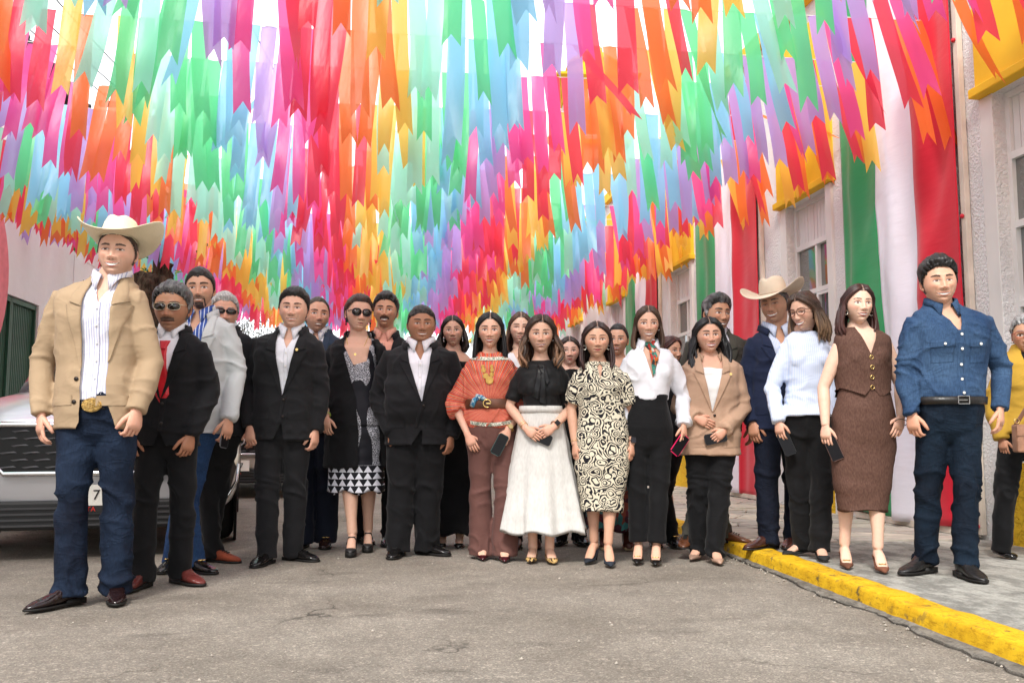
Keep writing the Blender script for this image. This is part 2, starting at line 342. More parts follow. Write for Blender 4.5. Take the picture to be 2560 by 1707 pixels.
for i, (a_, b_) in enumerate(wins):
    # yellow panel and lipped hood over the window, yellow apron under it
    g = G(); g.box(-.05, .02, a_-.15, b_+.12, head+.075, WT-.25); g.build('window_hood', M_yel, bld, bev=.006)
    g = G(); g.box(-.09, .02, a_-.18, b_+.15, head+.0, head+.073); g.build('hood_lip', M_yel, bld, bev=.01)
    g = G(); g.box(-.02, .01, a_-.06, b_+.14, 0, .62+.01*(i % 3)); g.build('dado_panel', M_yst, bld)
    g = G(); g.box(-.03, .25, a_-.12, a_-.001, .0, head-.002); g.box(-.004, .25, b_+.001, b_+.15, .0, head-.002); g.build('jamb', M_jamb, bld, bev=.006)
    far = a_ > 14
    # recessed wooden window
    X = .13
    wn = empty('window', (0, 0, 0)); wn.parent = bld
    g = G(); t = .045
    g.box(X-.03, X+.03, a_, a_+t, sill, head); g.box(X-.03, X+.03, b_-t, b_, sill, head)
    g.box(X-.029, X+.029, a_+t, b_-t, head-t, head-.001); g.box(X-.029, X+.029, a_+t, b_-t, sill, sill+t)
    zt = 2.84; g.box(X-.035, X+.031, a_+t, b_-t, zt, zt+.055)
    mid = (a_+b_)/2; g.box(X-.027, X+.027, mid-.022, mid+.022, sill+t, zt)
    for z_ in (2.33, 1.75, 1.2): g.box(X-.031, X+.025, a_+t, b_-t, z_, z_+.05)
    g.build('frame', M_wp, wn)
    npl = 12; pw = (b_-a_-2*t)/npl
    pm = G().box(0, .018, .003, pw-.003, 0, head-t-zt-.055).mesh('plank', [M_wp])
    for j in range(npl):
        o = mkobj('plank', pm, wn); o.location = (X+random.uniform(-.002,.002), a_+t+j*pw, zt+.055)
    g = G().box(X+.022, X+.03, a_+t, b_-t, zt+.055, head-t); g.build('backing_board', plain('dark_gap', (.2,.2,.19)), wn)
    zs = [sill+t, 1.2, 1.25, 1.75, 1.80, 2.33, 2.38, zt]
    for q in range(0, 8, 2):
        for ya, yb in ((a_+t, mid-.022), (mid+.022, b_-t)):
            if far: continue
            p = G().box(0, .006, ya, yb, zs[q], zs[q+1]).build('pane', M_gl, wn); p.location = (X, 0, 0); p.rotation_euler = (0, random.uniform(-.004,.004), random.uniform(-.0015,.0015))
    if far: G().box(X, X+.006, a_+t, b_-t, sill+t, zt).build('pane', M_gl, wn)
    # casement sub-frame of the opening leaf
    g = G(); ya, yb = a_+t+.012, mid-.03
    g.box(X-.05, X-.036, ya, ya+.03, 1.81, 2.32); g.box(X-.05, X-.036, yb-.03, yb, 1.81, 2.32); g.box(X-.049, X-.037, ya+.03, yb-.03, 2.29, 2.319); g.box(X-.049, X-.037, ya+.03, yb-.03, 1.811, 1.84)
    g.build('casement_leaf', M_wp, wn)
    G().box(.3, .34, a_, b_, sill, head).build('dark_room', plain('dark_interior', (.05,.05,.05)), wn)
G().box(-.09, .4, YA, YB, WT, WT+.16).build('cornice', M_yel, bld)
# ---- long tricolour banners on the wall
M_pole = plain('cream_batten', (.66,.58,.49), .7, .2)
def banner(y0, y1, seed, label):
    root = empty('tricolour_banner', (XW-.03, y0, 0), label=label, cat='flag', group='tall green white red banners hung on the wall')
    W = y1-y0; cols = [('green_stripe', (.028,.30,.105)), ('white_stripe', (.80,.78,.86)), ('red_stripe', (.62,.008,.03))]
    rr = np.random.RandomState(seed); ph = rr.rand(8)*6.28
    fr = [0, .345, .665, 1.0]
    for k_, (nm, c) in enumerate(cols):     # the green stripe is the farther one
        f0, f1 = 1-fr[k_], 1-fr[k_+1]
        u = np.linspace(f0, f1, 26); z = np.linspace(.13, 5.15, 70); U, Z = np.meshgrid(u, z)
        amp = .020+.022*np.exp(-((Z-.3)/1.5)**2)
        D = .012*(1-np.abs(np.sin(U*5+Z*1.7+ph[6])))**3+.010*(1-np.abs(np.sin(U*3-Z*1.1+ph[7])))**4+amp*np.sin(U*9*math.pi/W*1.8*.7+ph[0]+.5*np.sin(Z*.8+ph[1]))+.5*amp*np.sin(U*31+Z*.7+ph[2])+.006*np.sin(Z*2.2+U*8+ph[3])+.004*np.sin(Z*7+U*19)
        Yc = U*(W+.03)-.012+.03*np.sin(Z*1.1+ph[4])*(Z < 2.0)*(2-Z)*.6
        v = np.stack([-.040-D*np.clip(np.minimum(U, 1-U)*9, .15, 1), Yc, Z+.02*np.sin(U*6+ph[5])*(Z < 1)], -1).reshape(-1, 3); n = len(u)
        f = [(j*n+i, j*n+i+1, (j+1)*n+i+1, (j+1)*n+i) for j in range(len(z)-1) for i in range(n-1)]
        kk = N(nm, .62, .25); kk.col(c); kk.bump(kk.noise(9, 4, vec=kk.map((1, .5, 2.2))), .22, .02); kk.inp('Sheen Weight', .2)
        me = bpy.data.meshes.new(nm); me.from_pydata(v.tolist(), [], f); me.update(); o = mkobj(nm, me, root, kk.m, True)
        so = o.modifiers.new('s', 'SOLIDIFY'); so.thickness = .002
    g = G(); g.box(-.02, .025, -.07, -.012, .1, 5.2); g.build('batten', M_pole, root, bev=.004)
    g = G(); g.box(-.02, .025, W+.006, W+.05, .1, 5.2); g.build('batten', M_pole, root, bev=.004)
    g = G(); g.box(-.03, .02, -.01, W, .075, .125); g.build('batten', M_pole, root)
    for z in (.16, 1.3, 2.5, 3.9):
        G().ball((-.03, -.04, z), .018).build('red_knot', plain('red_plastic', (.6,.02,.04), .4), root, True)
banner(6.40, 8.14, 2, 'tall green white red banner nearest the camera behind man in denim shirt')
banner(10.2, 12.3, 5, 'second tall tricolour banner behind the grey haired man in olive jacket')
banner(14.2, 16.1, 9, 'farthest tricolour banner hidden behind the hanging plastic ribbons')
# ------------------------------------------------------------------ yellow bell tower beyond
def tower():
    t = empty('bell_tower', (6.5, 27.5, 0), math.radians(-4), label='yellow and white bell tower rising above the right wall', cat='tower')
    M_w = plain('tower_white', (.76,.76,.74), .85); M_b = plain('bronze', (.10,.075,.05), .4, .5, .6); H0 = 15.0; t.scale = (.64, .64, .64)
    G().box(-1.35, 1.35, -1.35, 1.35, 0, H0).build('shaft', M_w, t)
    G().box(-1.55, 1.55, -1.55, 1.55, H0, H0+.22).build('lower_cornice', M_yel, t)
    zb, zt = H0+.22, H0+2.75
    for sx in (-1, 1):
        for sy in (-1, 1):
            x, y = sx*1.1, sy*1.1; G().box(x-.26, x+.26, y-.26, y+.26, zb, zt).build('belfry_pier', M_w, t)
            G().box(x-.07+sx*.22, x+.07+sx*.22, y-.07+sy*.22, y+.07+sy*.22, zb, zt-.01).build('pilaster', M_yel, t)
    for ang in range(4):       # arch with yellow surround on each face
        R = Matrix.Rotation(ang*math.pi/2, 4, 'Z'); g = G(); n = 16
        o_, i_ = [], []
        for k_ in range(n+1):
            a = math.pi*k_/n; i_.append((.62*math.cos(a), zb+1.25+.62*math.sin(a))); o_.append((.80*math.cos(a), zb+1.25+.80*math.sin(a)))
        for y0, y1 in ((-1.4, -1.22),):
            for k_ in range(n):
                q = [i_[k_], i_[k_+1], o_[k_+1], o_[k_]]
                g.raw([(a, y0, b) for a, b in q]+[(a, y1, b) for a, b in q], [(0,1,2,3),(7,6,5,4),(0,4,5,1),(3,2,6,7)])
        g.box(.62, .8, -1.4, -1.22, zb, zb+1.25); g.box(-.8, -.62, -1.4, -1.22, zb, zb+1.25)
        g.xf(R); g.build('arch_surround', M_yel, t)
        g = G()
        for k_ in range(n):       # spandrel wall above the arch
            (x0, z0), (x1, z1) = o_[k_], o_[k_+1]
            g.raw([(x0,-1.34,z0),(x1,-1.34,z1),(x1,-1.34,zt),(x0,-1.34,zt),(x0,-1.12,z0),(x1,-1.12,z1),(x1,-1.12,zt),(x0,-1.12,zt)], [(0,3,2,1),(4,5,6,7),(0,1,5,4),(2,3,7,6)])
        g.xf(R); g.build('arch_wall', M_w, t)
    g = G(); 
    g.rings([[(r*math.cos(a), r*math.sin(a), z) for a in [k_*math.pi/10 for k_ in range(20)]] for r, z in ((.02, zb+1.85), (.2, zb+1.8), (.3, zb+1.55), (.34, zb+1.1), (.5, zb+.9), (.4, zb+.91))]); g.build('bell', M_b, t, True)
    g = G(); hw = [(1.42, zt), (1.5, zt+.1), (1.62, zt+.18), (1.75, zt+.32), (2.0, zt+.45), (2.02, zt+.56), (1.5, zt+.60)]
    g.rings([[(-h, -h, z), (h, -h, z), (h, h, z), (-h, h, z)] for h, z in hw]); g.build('upper_cornice', M_yel, t)
    g = G(); g.rings([[(r*math.cos(a+math.pi/8), r*math.sin(a+math.pi/8), z) for a in [k_*math.pi/4 for k_ in range(8)]] for r, z in ((1.25, zt+.6), (1.25, zt+1.5), (1.4, zt+1.6), (1.3, zt+1.75), (1.0, zt+2.0), (.5, zt+2.3), (.12, zt+2.5), (.08, zt+2.8))]); g.build('dome', M_yel, t)
tower()
# ------------------------------------------------------------------ left side of the street
XL = -5.6
def left_side():
    M_l = N('pale_pink_plaster', .85, .2); M_l.col(M_l.mix(.7, (.86,.82,.82), M_l.ramp(M_l.noise(1.2, 5), [(.3, .88), (.7, 1.03)]), 'MULTIPLY')); M_l.bump(M_l.noise(7, 5), .35, .02); M_l = M_l.m
    b = empty('pink_washed_house', (XL, 0, 0), label='two storey house with pale pink wall and dark tiled eaves', cat='house')
    g = G(); g.box(-.3, 0, -4, 13.9, 0, 6.2); g.box(-.3, 0, 16.0, 24, 0, 6.2); g.box(-.3, 0, 13.9, 16.0, 2.95, 6.2); g.build('wall', M_l, b)
    M_g = N('green_gate_paint', .5, .4); M_g.col(M_g.ramp(M_g.noise(4, 5), [(.3, (.022,.075,.045)), (.7, (.035,.105,.065))])); M_g = M_g.m
    gt = empty('gate'); gt.parent = b
    for k_ in range(2):
        y0 = 13.92+k_*1.03; n = 14; w_ = 1.02/n
        for z0, z1 in ((.12, 1.05), (1.13, 2.86)):
            for i in range(n):
                q = G().raw([(-.1, w_*.08, z0), (-.075, w_*.3, z0), (-.075, w_*.7, z0), (-.1, w_*.92, z0), (-.1, w_*.08, z1), (-.075, w_*.3, z1), (-.075, w_*.7, z1), (-.1, w_*.92, z1)],
                            [(0,1,5,4),(1,2,6,5),(2,3,7,6),(0,4,7,3),(4,5,6,7)]).build('slat', M_g, gt); q.location = (0, y0+i*w_, 0)
        g = G()
        for z in (.05, 1.05, 2.86): g.box(-.07, -.03, y0+.04, y0+.98, z, z+.075)
        g.box(-.069, -.029, y0, y0+.04, .05, 2.93); g.box(-.069, -.029, y0+.98, y0+1.02, .05, 2.93); g.build('gate_frame', M_g, gt)
    G().box(-.25, -.12, 13.9, 16.0, .02, 2.93).build('gate_backing', plain('gate_dark', (.01,.03,.02)), gt)
    M_d = plain('dark_roof_tile', (.045,.04,.04), .8)
    g = G(); g.box(-.6, .45, -4.2, 24.1, 6.35, 6.43); g.build('eaves', M_d, b)
    g = G()
    for i in range(58): g.box(-.3, .4, -4+i*.48, -3.92+i*.48, 6.2, 6.345)
    tag(g.build('rafter_ends', M_d, b), kind='stuff')
    tm = G().tube([(0,0,0), (-.9,0,.28)], .075, 8, up=(0,1,0)).mesh('roof_tile', [M_d])
    for i in range(70):
        o = mkobj('roof_tile', tm, b); o.location = (.52, 6.0+i*.26, 6.47)
    # painted pink disc and patches on the wall
    g = G(); n = 40; cy_, cz_ = 13.15, 3.1
    ring = [(cy_+1.55*math.cos(2*math.pi*k_/n), cz_+1.55*math.sin(2*math.pi*k_/n)) for k_ in range(n)]
    g.raw([(.004, y, z) for y, z in ring if True], [tuple(range(n))]); g.build('painted_disc', plain('pink_disc_paint', (.82,.24,.27), .85, bump=.2, bsc=7), b)
    for y, z, a_, b_ in ((17.6, 3.6, .7, .5), (18.3, 4.1, .5, .7), (20.5, 3.2, .9, .6)):
        G().box(0, .012, y, y+a_, z, z+b_).build('plaster_patch', M_l, b)
    h = empty('far_white_house', (XL-.1, 0, 0), label='low white house with pale green pilaster farther along the left side', cat='house')
    G().box(-.3, 0, 24.2, 44, 0, 4.6).build('wall', plain('cream_wall', (.56,.52,.45), .85), h)
    G().box(0, .08, 27.1, 27.7, 0, 4.5).build('pilaster', plain('pale_green_paint', (.42,.55,.40), .8), h)
    for i in range(3): G().box(.001, .03, 29.5+i*4, 30.7+i*4, 1.0, 2.6).build('shutter', plain('brown_wood', (.12,.07,.04)), h)
    grid_sheet('left_pavement', XL, -4.4, -6, 60, 6, 60, lambda X, Y: X*0+.09, M_flag)
    G().box(-4.42, -4.28, -6, 60, -.02, .095).build('left_curb', plain('old_curb', (.4,.36,.28), .9)); tag(bpy.data.objects['left_curb'], kind='structure')
    # closing building at the end of the street
    e = empty('end_house', (0, 62, 0), label='pale house closing the far end of the street', cat='house')
    G().box(-12, 12, 0, 6, 0, 4.2).build('wall', plain('end_wall', (.70,.66,.6)), e); G().box(-12.3, 12.3, -.3, 6.3, 4.2, 4.4).build('roof', M_d, e)
    for i in range(5): G().box(-8+i*3.6, -6.6+i*3.6, -.03, 0, .1 if i % 2 else 1, 2.6).build('window', M_gl, e)
left_side()
# pollarded tree on the left pavement
def bark():
    k = N('bark', .95, .1); k.col(k.ramp(k.noise(14, 6, vec=k.map((1,1,.25)), rough=.7), [(.35, (.018,.012,.009)), (.65, (.12,.085,.06))])); k.bump(k.noise(16, 6, vec=k.map((1,1,.3)), rough=.7), 1, .05); return k.m
M_bark = bark()
def leafm(name, c):
    k = N(name, .6, .3); k.col(k.ramp(k.n('ShaderNodeObjectInfo').outputs['Random'], [(0, tuple(x*.7 for x in c)), (1, c)])); return k.m
def pollard(x, y, h, r, name_label, seed, leaves, leafc, sp=.5):
    rr = random.Random(seed); t = empty('pollarded_tree', (x, y, .08), label=name_label, cat='tree')
    g = G(); pts = [(0,0,0), (.02,0,h*.4), (.0,.02,h*.75), (.03,0,h*.92), (.04,0,h)]; g.tube(pts, [r*1.3, r*.95, r*.95, r*1.35, r*1.1], 16)
    for i in range(7):
        a = rr.uniform(0, 6.28); L = rr.uniform(.35,.7); d = Vector((math.cos(a)*.5, math.sin(a)*.5, 1)).normalized()
        g.tube([Vector((0,0,h*.85)), Vector((0,0,h*.88))+d*L*.5, Vector((0,0,h*.9))+d*L], [r*.55, r*.42, r*.36], 8)
    me = remesh(g, .035, 1); q = arr(me); nn = normals(me); q += nn*(vnoise(q*np.array([9,9,3]))*.04+vnoise(q*22)*.02)[:, None]; setarr(me, q)
    mkobj('trunk', me, t, M_bark, True)
    g = G()
    for i in range(5):
        a = rr.uniform(0, 6.28); g.tube([(math.cos(a)*.2, math.sin(a)*.2, h*.95), (math.cos(a)*.35, math.sin(a)*.35, h+.9)], [.03, .012], 6)
    g.build('shoot', M_bark, t)
    g = G()
    for i in range(leaves):
        c = Vector((rr.gauss(0,sp), rr.gauss(0,sp), h+rr.gauss(.35*sp*2,.8*sp))); a = Vector((rr.gauss(0,1), rr.gauss(0,1), rr.gauss(0,1))).normalized(); b = a.orthogonal().normalized(); s = rr.uniform(.03,.06)
        g.raw([c, c+a*s+b*s*.4, c+a*s*2, c+a*s-b*s*.4], [(0,1,2,3)])
    tag(g.build('leaves', leafm('leaf_'+str(seed), leafc), t), kind='stuff')
def remesh(g, vox, smooth=2, fac=.5):
    me = g.mesh('tmp') if isinstance(g, G) else g
    o = bpy.data.objects.new('tmp', me); COL.objects.link(o)
    m = o.modifiers.new('r', 'REMESH'); m.mode = 'VOXEL'; m.voxel_size = vox
    if smooth: s_ = o.modifiers.new('s', 'SMOOTH'); s_.iterations = smooth; s_.factor = fac
    dg = bpy.context.evaluated_depsgraph_get(); dg.update()
    r = bpy.data.meshes.new_from_object(o.evaluated_get(dg)); bpy.data.objects.remove(o)
    r.materials.clear(); return r
pollard(-3.47, 14.5, 3.1, .27, 'thick pollarded tree trunk behind the cowboy hat man', 4, 90, (.10,.26,.05))
pollard(-4.6, 30.0, 3.4, .22, 'dark leafy street tree far along the left pavement', 9, 3600, (.05,.05,.03), .95)
# ------------------------------------------------------------------ utility pole and overhead wires
M_wire = plain('black_cable', (.03,.03,.03), .6)
up_ = empty('utility_pole', (-4.75, 17.5, 0), label='slim dark utility pole behind the ribbons on the left', cat='pole')
G().tube([(0,0,0), (0,0,7.6)], [.09, .06], 10).build('post', plain('grey_pole', (.14,.14,.14), .7), up_)
G().box(-.5, .5, -.04, .04, 6.9, 7.0).build('crossarm', M_wire, up_)
for x in (-.4, 0, .4): G().tube([(x,0,7.0), (x,0,7.15)], [.04, .03], 8).build('insulator', plain('ceramic', (.2,.12,.1), .3), up_)
for i, (a, b, z) in enumerate([((-4.6, 1), (-4.35, 17.5), 7.1), ((-5.1, 1), (-4.75, 17.5), 7.1), ((-5.3, 1.3), (-5.15, 17.5), 7.1), ((-3.0, 4), (-.6, 30), 7.6)]):
    pts = [(a[0]+(b[0]-a[0])*t, a[1]+(b[1]-a[1])*t, z-.5*4*t*(1-t)) for t in np.linspace(0, 1, 14)]
    o = G().tube(pts, .009, 6).build('overhead_cable', M_wire); tag(o, ['leftward overhead cable that passes nearest the garland middle at the left', 'thin overhead cable along the left pavement to the pole top', 'thin overhead cable closest to the pink washed house', 'overhead cable slanting over the road from left to centre'][i], 'cable', 'overhead cables above the ribbons')
# ------------------------------------------------------------------ ribbons
RC = [('purple', (.54,.36,.84)), ('pink', (.98,.09,.38)), ('red', (.94,.045,.10)), ('orange', (.98,.20,.04)), ('yellow', (.98,.60,.08)), ('mint', (.40,.90,.74)), ('green', (.13,.80,.32)), ('blue', (.26,.68,.97))]
def ribm(n_, c):
    k = N(n_+'_plastic_ribbon', .32, .45); b = k.b; k.bump(k.noise(3.2, 4, vec=k.map((1, 1, .45)), dist=.6), .35, .03)
    cc = k.mix(.35, c, k.ramp(k.n('ShaderNodeObjectInfo').outputs['Random'], [(0, .72), (1, 1.1)]), 'MULTIPLY'); k.col(cc)
    tr = k.n('ShaderNodeBsdfTranslucent'); k.set(tr, 'Color', tuple(x**.72 for x in c)); tp = k.n('ShaderNodeBsdfTransparent'); k.set(tp, 'Color', tuple(.35+.65*x for x in c))
    m1 = k.n('ShaderNodeMixShader'); m1.inputs[0].default_value = .66; k.nt.links.new(b.outputs[0], m1.inputs[1]); k.nt.links.new(tr.outputs[0], m1.inputs[2])
    m2 = k.n('ShaderNodeMixShader'); m2.inputs[0].default_value = .12; k.nt.links.new(m1.outputs[0], m2.inputs[1]); k.nt.links.new(tp.outputs[0], m2.inputs[2])
    k.nt.links.new(m2.outputs[0], k.nt.nodes['Material Output'].inputs['Surface']); return k.m
RM = [ribm(*q) for q in RC]
def ribmesh(ci, seed):
    rr = random.Random(seed); L = rr.uniform(1.0, 1.25); W = .132; n = 12
    tw = rr.uniform(-.35,.35); cv = rr.uniform(-.05,.05); ph = rr.uniform(0,6); notch = rr.uniform(.09,.13)
    if seed % 9 == 5: tw *= 4
    v = []; f = []
    for i in range(n+1):
        z = -L if i == n else -(L-.17)*i/(n-1); t = -z/L; a = tw*t*t; w_ = W/2*(1-.12*math.sin(t*3+ph)**2*t)
        for j, u in enumerate((-1, 0, 1)):
            zz = z+(notch if (i == n and u == 0) else 0)
            x = u*w_*math.cos(a)+cv*t*t; y = u*w_*math.sin(a)+.02*math.sin(t*5+ph)*t+.012*(1-abs(u))*math.sin(ph*3+t*4)
            v.append((x, y, zz))
    for i in range(n):
        for j in range(2): f.append((i*3+j, i*3+j+1, i*3+j+4, i*3+j+3))
    me = bpy.data.meshes.new('ribbon'); me.from_pydata(v, [], f); me.materials.append(RM[ci]); me.polygons.foreach_set('use_smooth', [True]*len(me.polygons)); me.update(); return me
RB = [[ribmesh(ci, ci*11+s) for s in range(7)] for ci in range(8)]
ORD = ['first', 'second', 'third', 'fourth', 'fifth', 'sixth', 'seventh', 'eighth', 'ninth', 'tenth', 'eleventh', 'twelfth', 'thirteenth', 'fourteenth', 'fifteenth', 'sixteenth', 'seventeenth', 'eighteenth', 'nineteenth', 'twentieth', 'twenty-first', 'twenty-second', 'twenty-third', 'twenty-fourth', 'twenty-fifth', 'twenty-sixth', 'twenty-seventh', 'twenty-eighth', 'twenty-ninth', 'thirtieth']
def garlands():
    Y = 4.35; row = 0; M_s = plain('white_cord', (.75,.75,.72), .8)
    while Y < 22.6:
        x0, x1 = XL+.02, XW-.04
        zl = 4.47+.085*max(0, Y-8)+random.uniform(-.08,.08); zr = 4.27+random.uniform(-.06,.06); zm = 4.19+random.uniform(-.06,.06)
        def zc(x):
            t = (x+1.0); 
            return zm+(zl-zm)*(t/(x0+1.0))**2 if t < 0 else zm+(zr-zm)*(t/(x1+1.0))**2
        r = empty('ribbon_garland', (0, Y, 0), label='%s row of hanging plastic ribbons counted from the camera' % ORD[row], cat='garland', group='ribbon garlands strung across the street')
        G().tube([(x, 0, zc(x)) for x in np.linspace(x0-.1, x1+.25, 24)], .004, 5).build('cord', M_s, r)
        x = x0+.12; k_ = 0; ph = random.uniform(-.2,.2)
        while x < x1-.05:
            ci = int(((x-x0+ph)/.27)) % 8
            if random.random() < .22: ci = (ci+random.choice((-1, 1))) % 8
            gap = abs(x-.237*Y) < .27 and 5.5 < Y < 16 and random.random() < .42
            if random.random() > .035 and not gap:
                o = mkobj('ribbon', random.choice(RB[ci]), r); o.location = (x, random.uniform(-.015,.015), zc(x)-.003)
                sw_ = -.26+random.gauss(0,.05)+.05*math.sin(x*1.3+Y); o.rotation_euler = (sw_, random.gauss(0,.02), random.gauss(0,.14))
                if random.random() < .03: o.rotation_euler = (random.uniform(-1.1,-.7), random.uniform(-.5,.5), random.uniform(-.6,.6))
                o.scale = (random.uniform(.9,1.06), 1, random.uniform(.86,1.08))
            x += (random.uniform(.125,.165) if random.random() > .2 else random.uniform(.24,.36)) if Y < 13 else (random.uniform(.115,.15) if random.random() > .1 else .24)
        row += 1; Y += random.uniform(.74,.86) if Y < 12 else random.uniform(.68,.78)
    print('garlands', row)
garlands()
# ================================================================== people
RX = Vector((math.cos(YAW), -math.sin(YAW), 0))
def V(*a): return Vector(a)
def gsn(x, m, s): return np.exp(-((x-m)/s)**2)
def head_grid(female):
    az = np.concatenate([np.linspace(-math.pi, -1.15, 13)[:-1], np.linspace(-1.15, 1.15, 92), np.linspace(1.15, math.pi, 13)[1:-1]])
    el = np.radians(np.concatenate([np.linspace(-88, -62, 6)[:-1], np.linspace(-62, 38, 100), np.linspace(38, 88, 12)[1:]]))
    return az, el
def head_shape(A, E, female, face, hair_t=None):
    """A,E arrays -> positions; the face looks to -y; head 0.23 high, origin at its middle"""
    ca, sa, ce, se = np.cos(A), np.sin(A), np.cos(E), np.sin(E)
    wd = face.get('w', 1.0)*(.0765 if female else .0785)
    z = .115*se
    jaw = (.30 if female else .21)-face.get('jaw', 0)
    front = ca > 0
    ex = 2/2.25
    x = wd*np.sign(sa)*np.abs(sa)**ex*ce**.92
    g = np.sqrt(np.clip(1-np.abs(z/.119)**2.9, 0.02, 1))
    yf = -.088*np.abs(ca)**ex*g; yb = .100*np.abs(ca)*ce**.9
    y = np.where(front, yf, yb)
    x = x*(1-jaw*sstep(.0, .115, -z)); x *= (1-.06*sstep(.03, .11, z))
    y = np.where(~front, y*(1-.35*sstep(0, .10, -z)), y)
    d = np.zeros_like(x); fw = sstep(.05, .5, ca)
    ax = np.abs(x); sm = face.get('smile', .6); nw = face.get('nose', 1.0)
    d += -.0085*gsn(ax, .030, .017)*gsn(z, -.001, .013)+.0042*gsn(ax, .031, .012)*gsn(z, -.002, .008)
    d += (.004 if not female else .002)*gsn(ax, .028, .022)*gsn(z, .027, .008)
    br = np.interp(z, [-.052, -.046, -.036, -.022, .0, .016, .03], [0, .011, .0215, .0150, .0075, .0030, 0]); bw = np.interp(z, [-.05, -.036, 0, .03], [.0135, .0125, .0100, .010])*nw
    d += br*gsn(x, 0, bw)*(.95 if female else 1.08)
    d += .0085*gsn(ax, .0135*nw, .0065)*gsn(z, -.039, .0065)
    d += (.005+.004*sm)*gsn(ax, .041, .017)*gsn(z, -.022, .017)
    d += -.003*sm*gsn(ax, .033, .006)*gsn(z, -.052, .012)
    d += .0055*gsn(x, 0, .022)*gsn(z, -.061, .0055)+.006*gsn(x, 0, .019)*gsn(z, -.0745, .0055)-.004*gsn(x, 0, .024)*gsn(z, -.067, .0026)-.004*gsn(x, 0, .02)*gsn(z, -.084, .005)
    d += (.012 if not female else .010)*gsn(x, 0, .021)*gsn(z, -.101, .014)+face.get('chin', 0)*.012*gsn(ax, .03, .025)*gsn(z, -.1, .02)
    y = y-d*fw; sd_ = face.get('sd', 0)*1.37; dn = vnoise(np.stack([x*24+sd_, y*24+7, z*24], -1)); x = x*(1+.02*dn); y = y*(1+.012*dn); x = x+.0012*math.sin(sd_)*gsn(z, -.05, .05)
    return x, y, z
def paint_head(x, y, z, ca, p):
    sk = np.array(p['skin']); face = p['face']; fem = p['fem']; n = len(x)
    sk = sk; c = np.tile(sk, (n, 1)); ax = np.abs(x); fr = sstep(0.0, .25, ca)
    def blend(m, col, k=1.0):
        m = (np.clip(m, 0, 1)*k*fr)[:, None]; c[:] = c*(1-m)+np.array(col)*m
    red = sk*np.array([1.12, .74, .70])
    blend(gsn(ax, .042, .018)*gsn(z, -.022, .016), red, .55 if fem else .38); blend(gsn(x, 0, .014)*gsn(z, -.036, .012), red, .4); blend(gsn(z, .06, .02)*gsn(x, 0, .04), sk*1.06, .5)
    blend(gsn(ax, .030, .020)*gsn(z, .004, .011), sk*np.array([.66, .50, .47]), .7 if not fem else .6)  # shade painted into the skin colour of the eye sockets
    blend(gsn(ax, .0125, .004)*gsn(z, -.012, .018), sk*np.array([.78,.66,.62]), .35); blend(gsn(z, -.050, .004)*gsn(ax, 0, .013), sk*.6, .35); blend(gsn(z, -.083, .0035)*gsn(ax, 0, .014), sk*.65, .4)  # painted shade beside and below the nose, and under the lower lip
    st = face.get('stubble', 0)
    if st:
        m = sstep(-.044, -.058, z)*sstep(.02, .05, 1.0*(ax > -1)*.1)+sstep(-.02, -.05, z)*sstep(.045, .062, ax); blend(m, sk*.42+np.array([.01,.012,.015]), st)
    ez = -.001; ew = .0172; es = .0315*(1+.05*math.sin(p['seed']*2.3)); ed = np.abs(ax-es)
    open_ = face.get('eye', .0050 if fem else .0040)*1.25
    up = open_*(1-(ed/ew)**2)*1.0; lo = open_*.75*(1-(ed/ew)**2)
    ins = (z-ez < up) & (z-ez > -lo) & (ed < ew)
    lash = (z-ez >= up*.72) & (z-ez < up+(.0046 if fem else .0034)) & (ed < ew*1.1)
    blend(lash*1., face.get('lash', (.012, .008, .006)), .95 if fem else .8)
    blend(((z-ez <= -lo) & (z-ez > -lo-.0018) & (ed < ew))*1., sk*.4, .5)
    blend(ins*1., (.62, .58, .55), 1); gx = face.get('gaze', 0)
    ir = (x-np.sign(x)*es-gx)**2+(z-ez)**2 < .0066**2
    blend((ir & ins)*1., face.get('iris', (.03, .014, .007)), 1)
    if fem: blend(sstep(.013, .0, np.abs(z-ez-.0085))*gsn(ax, .031, .013), sk*np.array([.5,.38,.36]), .5)
    bz = face.get('browz', .0205+.0018*math.sin(p['seed']*5.1))+.0045*(1-((ax-.036)/.024)**2)+(.001 if fem else 0); bt = face.get('browt', .0028 if fem else .0040)*1.12*(1-.4*sstep(.03,.055,ax))
    blend(((np.abs(z-bz) < bt) & (ax > .012) & (ax < .053))*1., face.get('browc', p['hairc']), .88)
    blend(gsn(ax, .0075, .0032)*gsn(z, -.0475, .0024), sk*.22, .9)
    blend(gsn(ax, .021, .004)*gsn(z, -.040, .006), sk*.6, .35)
    # mouth
    sm = face.get('smile', .6); mw = (.0235+.0115*sm)*(1+.06*math.sin(p['seed']*3.7)); t = np.clip(ax/mw, 0, 1.2); mz = -.0665+.0085*sm*t**2; op = face.get('teeth', 0)*1.6*(1-t**2)
    lip = face.get('lip', tuple(sk*np.array([.80, .42, .42]))); lt = (.0058 if fem else .0040)
    cup = 1-.25*np.exp(-(x/.004)**2)
    upper = (z > mz) & (z < mz+op*.5+lt*.85*(1-t**2*.9)*cup) & (ax < mw); lower = (z <= mz) & (z > mz-op-lt*1.25*(1-t**2)) & (ax < mw)
    blend((upper | lower)*1., lip, .92)
    blend(((np.abs(z-mz) < .0012) & (ax < mw*1.05))*1., sk*.16, .85)
    if op.max() > 0:
        gap = (z < mz+op*.25) & (z > mz-op*.95) & (ax < mw*.93); blend(gap*1., (.08, .02, .02), 1)
        te = (z < mz+op*.24) & (z > mz-op*.80) & (ax < mw*.86); blend(te*1., (.92, .88, .82), 1)
    blend(gsn(ax, .037, .0035)*gsn(z, -.054, .014), sk*.55, .42*sm+.08)  # smile folds darkened in the skin colour, as painted shade
